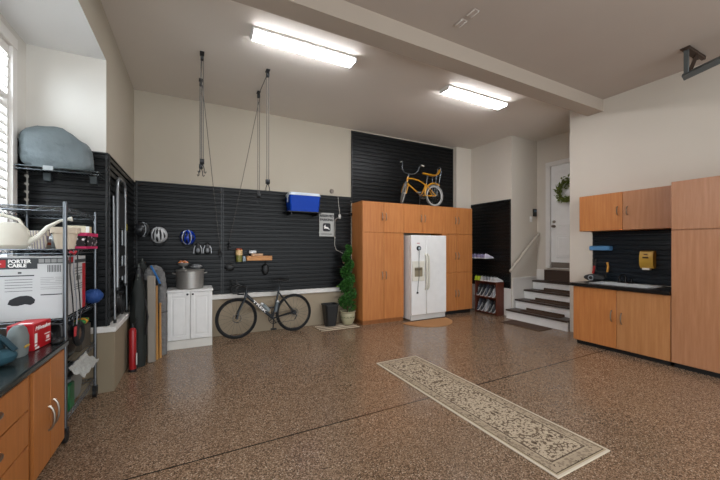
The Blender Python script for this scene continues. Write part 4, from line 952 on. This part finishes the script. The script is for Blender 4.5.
MB().box(-1.04, 3.69, Z4+.001, -.845, 4.06, Z4+.008).box(-1.04, 3.69, Z4+.001, -1.03, 4.06, Z4+.135).box(-.855, 3.69, Z4+.001, -.845, 4.06, Z4+.135).box(-1.04, 3.69, Z4+.001, -.845, 3.70, Z4+.135).box(-1.04, 4.05, Z4+.001, -.845, 4.06, Z4+.135).build('box', m_dots(), pd)
MB().box(-.856, 3.685, Z4+.115, -.841, 4.064, Z4+.145).box(-1.045, 3.685, Z4+.115, -.857, 3.697, Z4+.145).box(-.846, 3.686, Z4+.001, -.842, 4.064, Z4+.022).box(-1.04, 3.686, Z4+.001, -.847, 3.6895, Z4+.022).build('edging', flat('#c0245a', .6), pd)
for k, (y, tilt, colr) in enumerate(((3.80, .1, '#d8cfb4'), (3.88, -.08, '#dfe0da'), (3.97, .12, '#b9a27c'))):
    Mk = Matrix.Translation((-.95, y, Z4+.06)) @ Matrix.Rotation(tilt, 4, 'X') @ Matrix.Rotation(R(8*k-8), 4, 'Z')
    o = MB().box(-.06, -.003, 0, .08, .003, .15, .001, Mk)
    tag(o.build('folded_paper', flat(colr, .8), origin=(-.95, y, Z4+.06)), ['tan folded paper sticking out of the polka dot box, nearest the room corner', 'white folded paper in the middle of the polka dot box', 'brown folded paper at the far side of the polka dot box'][k], 'paper', 'papers in the polka dot box')
ob = tag(MB().box(-1.30, 3.70, Z4+.001, -1.12, 3.82, Z4+.09, .004).build('small_carton', m_stripes('#d9d3cc', '#d0622a', 18, 2, 'orange_white_carton', .6, .6), origin=(-1.2, 3.7, Z4)), 'small orange and white carton behind the watering can spout', 'carton')
tag(MB().box(-1.30, 3.85, Z4+.001, -1.12, 4.05, Z4+.13, .01).build('white_bin', flat('#cdd5d8', .5), origin=(-1.2, 3.95, Z4)), 'white plastic tub at the back of the watering can shelf', 'tub')
# big tool carton
pb = thing('tool_carton', 'large white and black tool carton with red logo on the wire rack', 'box', (-1.09, 3.65, Z3))
PX0, PX1, PY0, PY1, PZ0, PZ1 = -1.335, -.892, 3.285, 3.86, Z3+.001, Z3+.475
MB().box(PX0, PY0, PZ0, PX1, PY1, PZ1, .003).build('carton', flat('#bcbcbb', .6), pb)
f_ = PY0-.0012
MB().box(PX0+.002, f_, PZ1-.088, PX1-.15, PY0+.001, PZ1-.006).box(PX1-.15, f_, PZ1-.05, PX1-.002, PY0+.001, PZ1-.006).build('dark_band', flat('#34383a', .6), pb)
m = MB(); m.box(-1.275, f_-.001, PZ1-.075, -1.215, f_, PZ1-.02); lg = m.build('logo_square', RED, pb)
MB().prism([(-1.265, PZ1-.06), (-1.235, PZ1-.0475), (-1.265, PZ1-.035)], 1, f_-.002, f_-.001).build('logo_mark', TEXTW, lg)
text('lettering', 'PORTER', .036, fY(-1.203, f_-.0006, PZ1-.032), TEXTW, pb, align='LEFT', bold=.0012, sx=.95); text('lettering', 'CABLE', .036, fY(-1.203, f_-.0006, PZ1-.063), TEXTW, pb, align='LEFT', bold=.0012, sx=.95)
m = MB()
for k in range(4): m.box(-1.035+.036*k, f_-.001, PZ1-.043, -1.004+.036*k, f_, PZ1-.014)
for z in (.155, .168, .181, .194, .207, .228, .241): m.box(-1.025, f_, PZ1-z-.003, -.95+random.uniform(-.02, .02), PY0+.001, PZ1-z); m.box(-.94, f_, PZ1-z-.003, -.90, PY0+.001, PZ1-z)
m.mi = 0
m.build('print_icons', flat('#8b8b89', .6), pb)
m = MB(); m.box(-1.27, f_, PZ1-.142, -1.06, PY0+.001, PZ1-.134); m.box(-1.15, f_, PZ1-.122, -1.13, PY0+.001, PZ1-.11); m.box(-1.025, f_, PZ1-.29, -.90, PY0+.001, PZ1-.283)
for z in (.165, .185, .205, .225, .25): m.box(-1.22, f_, PZ1-z-.003, -1.07, PY0+.001, PZ1-z)
for k in range(9): m.box(-.985+.009*k, f_, PZ1-.115, -.981+.009*k, PY0+.001, PZ1-.062)
tl = [(-1.205, .345), (-1.195, .315), (-1.17, .30), (-1.14, .288), (-1.10, .286), (-1.075, .295), (-1.055, .32), (-1.06, .345), (-1.08, .358), (-1.11, .35), (-1.15, .36), (-1.18, .358)]
m.prism([(u, PZ1-v) for u, v in tl], 1, f_-.0005, PY0+.001); m.build('lettering', TEXTK, pb, smooth=False)
MB().box(PX1-.001, PY0+.002, PZ0+.002, PX1+.0012, PY0+.10, PZ1-.004).box(PX1-.001, PY0+.10, PZ1-.06, PX1+.0012, PY1-.01, PZ1-.03).build('dark_stripe', flat('#3a3d3e', .6), pb)
MB().box(PX1-.001, PY1-.10, PZ0+.002, PX1+.0014, PY1-.01, PZ1-.07).build('red_stripe', RED, pb)
MB().box(PX1-.001, PY0+.12, PZ1-.05, PX1+.0014, PY0+.25, PZ1-.006).build('red_label', RED, pb)
m = MB()
for z in (.10, .125, .15, .24, .26, .28): m.box(PX1-.001, PY0+.25, PZ1-z-.008, PX1+.0013, PY0+.50, PZ1-z)
m.box(PX1-.001, PY0+.3, PZ1-.21, PX1+.0013, PY0+.42, PZ1-.17); m.build('side_print', flat('#6a6a68', .6), pb, smooth=False)
# cords hanging by the post
o = thing('cable_bundle', 'black cables draped beside the front rack post', 'cable', (-.875, 3.35, 1.0))
for k, (yy, w_) in enumerate(((3.30, .0), (3.36, .008), (3.43, .012))):
    MB().tube([(-.855+w_, yy, 1.455), (-.855+w_, yy-.01, 1.30), (-.850+w_, yy+.03, 1.1), (-.853+w_, yy+.07, .95), (-.85+w_, yy+.04, .87)], .0045, 6).build('cable', [BLACK, flat('#85868a', .5), BLACK][k], o)
MB().tube([(-.852, 3.29, 1.462), (-.848, 3.36, 1.445), (-.852, 3.42, 1.462)], .010, 6).build('red_plug', flat('#b02a3a', .5), o)
# blue pillow, basket, green-yellow item
tag(MB().ell((-.86, 3.972, Z3+.075), .08, .10, .07, 14, 9, noise=.05).build('blue_bundle', flat('#123c78', .7, 0, .15), origin=(-.86, 3.97, Z3)), 'blue cloth bundle bulging from the rack behind the tool carton', 'bundle')
tag(MB().ell((-.93, 3.90, Z2+.255), .05, .12, .03, 14, 8, noise=.1).build('foam_toy', m_stripes('#2f7d38', '#c98a25', 9, 1, 'green_orange_foam', .5, .6), origin=(-.93, 3.90, Z2+.225)), 'green and orange soft toy on top of the beige box under the carton', 'toy')
tag(MB().box(-1.20, 3.76, Z2+.001, -.895, 4.06, Z2+.22, .012).build('storage_box', flat('#3f382d', .7), origin=(-1.05, 3.9, Z2)), 'drab beige storage box at the far end of the middle rack shelf', 'box')
hg = thing('motorcycle_helmet', 'glossy black rounded helmet on the middle shelf of the wire rack', 'helmet', (-.98, 3.50, Z2))
MB().ell((-.985, 3.51, Z2+.18), .13, .20, .178, 20, 12).build('shell', flat('#141516', .25), hg)
MB().torus((-.858, 3.53, Z2+.22), .085, .02, 'X', 24, 8).build('edge_trim', RUBBER, hg); MB().ell((-.876, 3.53, Z2+.22), .03, .07, .07, 12, 8).build('lining', flat('#5b4130', .8), hg)
MB().box(-.862, 3.40, Z2+.22, -.85, 3.45, Z2+.30, .005).build('red_label', flat('#b02a2f', .5), hg)
pp = MB(); G = []
for i in range(10):
    y = 3.30+.05*i; row = []
    for j in range(7):
        row.append(Vector((-.865+.016*j, y+.006*math.sin(j*2.1), Z2-.02-.010*j+.010*math.sin(i*2.3+j*1.9)+(.02 if j == 0 else 0))))
    G.append(row + [p+Vector((.001, 0, -.004)) for p in reversed(row)])
pp.rings(G); tag(pp.build('newspaper', flat('#a3a39d', .85, 0, .25, 'newsprint', 40), origin=(-.83, 3.5, Z2), angle=20), 'loose crumpled white newspaper hanging off the middle rack shelf', 'newspaper')
tr = thing('storage_tub', 'translucent storage tub with green lid on the bottom rack shelf', 'tub', (-1.0, 3.6, Z1))
taper(MB(), -1.20, 3.40, -.885, 3.80, Z1+.001, Z1+.24, .02).build('tub', flat('#747876', .35), tr)
MB().box(-.90, 3.33, Z1+.005, -.868, 3.46, Z1+.215, .01).build('green_end', flat('#145a33', .4), tr)
MB().box(-1.205, 3.395, Z1+.24, -.88, 3.805, Z1+.262, .006).build('lid', flat('#2f3435', .4), tr)
tag(MB().ell((-1.05, 3.97, Z1+.12), .12, .12, .118, 14, 9, noise=.05).build('black_bag', BLACK, origin=(-1.05, 3.97, Z1)), 'black soft bag at the far end of the bottom rack shelf', 'bag')
# wall shelf with the grey bag
ws = thing('wire_wall_shelf', 'wire wall shelf on the slatwall under the grey bag', 'shelf', (-1.13, 4.15, 2.21))
m = MB(); SX0, SX1, SY0, SY1, SZ = -1.39, -.815, 3.90, 4.176, 2.222
for z in (SZ, SZ-.03): m.tube([(SX0, SY1, z), (SX0, SY0, z), (SX1-.05, SY0, z), (SX1, SY0+.05, z), (SX1, SY1, z)], .005, 6)
for k in range(22): x = SX0+(SX1-SX0)*(k+.5)/22; m.tube([(x, SY0+.01, SZ-.004), (x, SY1, SZ-.004)], .0025, 4)
m.build('wire_deck', flat('#4b5254', .35, .7), ws)
for x in (-1.24, -.89): MB().box(x-.03, 4.12, 2.13, x+.03, 4.176, 2.213, .004).build('bracket', flat('#3c4345', .4, .5), ws)
MB().box(-1.20, SY0-.008, 2.195, -1.13, SY0-.004, 2.235, .001).build('price_tag', flat('#9fa4a4', .5), ws)
gb = MB(); rg = []
NB = 28
for i in range(11):
    f = i/10; z = .37*f
    k_ = [.86, .97, 1.0, 1.0, 1.0, .99, .98, .96, .92, .80, .50][i]
    ring = []
    for j in range(NB):
        t_ = 2*PI*j/NB; cx2, sy2 = math.cos(t_), math.sin(t_)
        wob = 1 + .018*math.sin(5*t_+i*1.3) + .014*math.sin(9*t_-i*.8)
        ring.append(Vector((-1.125-.02*f+.258*k_*wob*math.copysign(abs(cx2)**.5, cx2), 4.035+.125*k_*wob*math.copysign(abs(sy2)**.6, sy2), 2.232+z*1.02-.075*f*max(0, cx2)**1.5+.012*math.sin(4*t_+1)*f)))
    rg.append(ring)
gb.rings(rg); s_ = NT('grey_blue_nylon'); nz = s_.noise(7, 5); s_.bump(s_.noise(9, 5), .9, .03)
go = gb.build('stuff_bag', s_.out(s_.mix(nz, '#566063', '#6d787b'), .55), origin=(-1.13, 4.035, 2.232), angle=60)
tag(go, 'large grey-blue stuffed fabric bag on the high wire shelf', 'bag')

# ------------------------------------------------------------------ things along the left wall
ld = thing('step_ladder', 'folded aluminium step ladder with black treads hung on the left wall', 'ladder', (-.74, 4.6, 1.05))
Y0_, Y1_ = 4.36, 4.82
MB().tube([(-.735, Y0_, 1.06), (-.735, Y0_, 2.14), (-.735, Y0_+.02, 2.22), (-.735, Y0_+.09, 2.265), (-.735, Y1_-.09, 2.265), (-.735, Y1_-.02, 2.22), (-.735, Y1_, 2.14), (-.735, Y1_, 1.06)], .017, 10).build('front_frame', ALU, ld)
MB().tube([(-.764, Y0_+.01, 1.10), (-.764, Y0_+.01, 1.95)], .011, 8).tube([(-.764, Y1_-.01, 1.10), (-.764, Y1_-.01, 1.95)], .011, 8).build('rear_frame', ALU, ld)
MB().box(-.755, Y0_+.02, 1.70, -.728, Y1_-.05, 2.10, .008).build('top_tray', DARK, ld)
for z in (1.46, 1.22): MB().box(-.755, Y0_+.018, z-.06, -.726, Y1_-.05, z+.06, .006).build('tread', BLACK, ld)
MB().box(-.719, Y1_-.012, 1.70, -.7165, Y1_+.012, 1.78).build('warning_label', flat('#c7b432', .5), ld)
for y in (Y0_, Y1_): MB().cyl((-.735, y, 1.06), (-.735, y, 1.03), .021, .023, 10).build('foot', BLACK, ld)
o = thing('aluminium_pole', 'thin aluminium pole standing between the ladder and the wall corner', 'pole', (-.765, 4.335, .681))
MB().cyl((-.748, 4.315, .71), (-.764, 4.325, 2.05), .011, n=10).build('tube', ALU, o); MB().cyl((-.748, 4.315, .681), (-.748, 4.315, .72), .014, n=10).build('tip', BLACK, o)
o = thing('ski_pole', 'grey metal pole leaning behind the far rail of the ladder', 'pole', (-.755, 5.0, .681))
MB().cyl((-.742, 4.98, .70), (-.764, 5.02, 1.95), .012, n=10).build('tube', flat('#7f8384', .4, .7), o); MB().cyl((-.742, 4.98, .682), (-.742, 4.98, .71), .018, n=10).build('tip', BLACK, o)
hcq = thing('cable_coil', 'coiled black cable hung on the left wall below the step ladder', 'cable', (-.75, 4.6, .85))
m = MB()
for k in range(4): m.torus((-.762+.010*k, 4.60+.01*k, .87-.008*k), .115+.006*(k % 2), .008, 'X', 28, 5)
m.build('coil', BLACK, hcq); MB().tube([(-.778, 4.6, .985), (-.72, 4.6, .98), (-.715, 4.6, 1.0)], .006, 6).build('hook', DARK, hcq)
# red cylinder
rc = thing('red_canister', 'tall red cylinder canister standing on the floor by the lower wall', 'canister', (-.648, 4.735, 0))
MB().lathe([(.002, .001), (.034, .001), (.038, .02), (.038, .49), (.03, .51), (.016, .525), (.002, .53)], (-.648, 4.735, 0), 20).build('body', flat('#96131a', .35), rc)
MB().cyl((-.648, 4.735, .515), (-.648, 4.735, .575), .016, .013).tube([(-.648, 4.735, .55), (-.61, 4.715, .60), (-.60, 4.71, .64)], .007, 6).build('valve', DARK, rc)
MB().cyl((-.648, 4.735, .002), (-.648, 4.735, .03), .043, .043).build('base_ring', BLACK, rc); MB().box(-.610, 4.695, .08, -.599, 4.725, .22, .003).build('white_tag', flat('#c9c9c4', .6), rc)
# dark bags
DKG = flat('#151b18', .7, 0, .35, 'dark_green_nylon', 16, .3)
def tallbag(label, x, y, w_, h, col, group='tall dark gear bags'):
    t = thing('gear_bag', label, 'bag', (x, y, 0), group); rg = []
    for i in range(9):
        f = i/8; k_ = [.9, 1, .98, .95, .98, .96, .9, .8, .35][i]
        rg.append([Vector((w_*k_*math.cos(2*PI*j/14)*(1+.08*math.sin(3*j+i)), w_*k_*math.sin(2*PI*j/14)*(1+.08*math.cos(2*j+i)), .002+h*f)) for j in range(14)])
    MB().rings(rg).build('bag', col, t, world=False)
    MB().tube([(w_*.9, -w_*.3, h*.75), (w_*1.25, -w_*.5, h*.55), (w_*.98, -w_*.5, h*.35)], .012, 6).build('strap', BLACK, t, world=False)
    MB().tube([(0, -w_*.4, h*.97), (0, 0, h*1.03), (0, w_*.4, h*.97)], .009, 6).build('drawstring', flat('#4b4f4a', .7), t, world=False)
tallbag('tall dark green gear bag standing just behind the red canister', -.615, 4.91, .085, 1.12, DKG)
tallbag('tall black gear bag standing between the red canister and the beige plank', -.63, 5.09, .07, 1.24, BLACK)
tallbag('dark gear bag leaning in the back corner behind the grey bent roll', -.63, 5.42, .088, 1.30, DKG)
pk = MB(); Mk = Matrix.Translation((-.478, 4.985, 0)) @ Matrix.Rotation(R(2), 4, 'X')
pk.box(-.045, -.02, .001, .045, .025, 1.13, .01, Mk); tag(pk.build('foam_plank', flat('#8d857a', .7), origin=(-.478, 4.985, 0)), 'upright beige-grey plank standing left of the wooden bats', 'plank')
def bat(label, a, b):
    t = thing('wooden_bat', label, 'stick', a, 'wooden sticks beside the grey roll'); a, b = Vector(a), Vector(b)
    MB().tube([a, a.lerp(b, .4), a.lerp(b, .95)], [.021, .017, .014], 10).build('stick', m_wood('#b98a4c', '#a57538', 'ash_wood', 'Z'), t)
    MB().tube([a.lerp(b, .95), b], [.017, .015], 10).build('knob', m_wood('#b98a4c', '#a57538', 'ash_wood', 'Z'), t)
bat('longer tan wooden stick leaning beside the beige plank', (-.43, 5.08, .001), (-.435, 5.12, .98)); bat('shorter tan wooden stick leaning nearest the grey bent roll', (-.395, 5.14, .001), (-.398, 5.17, .74))
qr = thing('quilted_roll', 'grey quilted padded roll bent over and standing on the floor', 'roll', (-.385, 5.28, 0))
s_ = NT('grey_quilted_cloth'); s_.bump(s_.voro(24), .6, .02); QM = s_.out(s_.mix(s_.noise(14, 3), '#5e5e5f', '#7b7a78'), .8)
pts = [(-.385, 5.28, .005), (-.385, 5.28, .35), (-.385, 5.28, .7), (-.39, 5.27, .98), (-.405, 5.265, 1.11), (-.44, 5.25, 1.185), (-.49, 5.225, 1.20), (-.53, 5.20, 1.14), (-.545, 5.19, 1.05)]
P_ = [];  
for i in range(len(pts)-1):
    for k in range(5): P_.append(Vector(pts[i]).lerp(Vector(pts[i+1]), k/5))
P_.append(Vector(pts[-1])); MB().tube(P_, [.060+.004*math.sin(k*1.9) for k in range(len(P_))], 16).build('roll', QM, qr)
MB().torus((-.385, 5.28, .60), .062, .008, 'Z', 24, 6).build('tie', flat('#4a4a4b', .8), qr)
o = thing('blue_strap', 'blue nylon strap end hanging between the plank and the grey roll', 'strap', (-.42, 5.12, .9))
MB().tube([(-.50, 5.11, 1.25), (-.455, 5.10, 1.16), (-.41, 5.11, 1.05), (-.395, 5.125, 1.0)], .013, 6, sq=.4).build('webbing', flat('#2d6fb0', .6), o); MB().box(-.41, 5.11, .97, -.38, 5.14, 1.005, .004).build('buckle', BLACK, o)
# ------------------------------------------------------------------ lights, world, camera
def area(name, loc, rot, size, energy, col, sy=None):
    l = bpy.data.lights.new(name, 'AREA'); l.energy = energy; l.color = col; l.size = size
    if sy: l.shape = 'RECTANGLE'; l.size_y = sy
    o = bpy.data.objects.new(name, l); COL.objects.link(o); o.location = loc; o.rotation_euler = rot; return o
area('garage_door_daylight', (2.4, -2.5, 1.9), (R(90), 0, 0), 6.5, 95, (.93, .97, 1), 3.2)
area('window_daylight', (XA-.35, 3.2, 2.3), (0, R(-90), 0), 2.2, 120, (.78, .89, 1), 1.4)
wd = bpy.data.worlds.new('sky'); scene.world = wd; wd.use_nodes = True
bg = wd.node_tree.nodes['Background']; bg.inputs[0].default_value = (.86, .93, 1, 1); bg.inputs[1].default_value = 1.0
cd = bpy.data.cameras.new('camera'); cam = bpy.data.objects.new('camera', cd); COL.objects.link(cam)
cam.location = (0, 0, 1.5); cam.rotation_euler = (R(90), 0, -math.atan(167/324))
cd.sensor_width = 36; cd.lens = 36*324/720; cd.shift_y = 7/720; cd.clip_start = .05
scene.camera = cam
scene.view_settings.view_transform = 'Standard'; scene.view_settings.look = 'None'; scene.view_settings.exposure = .75
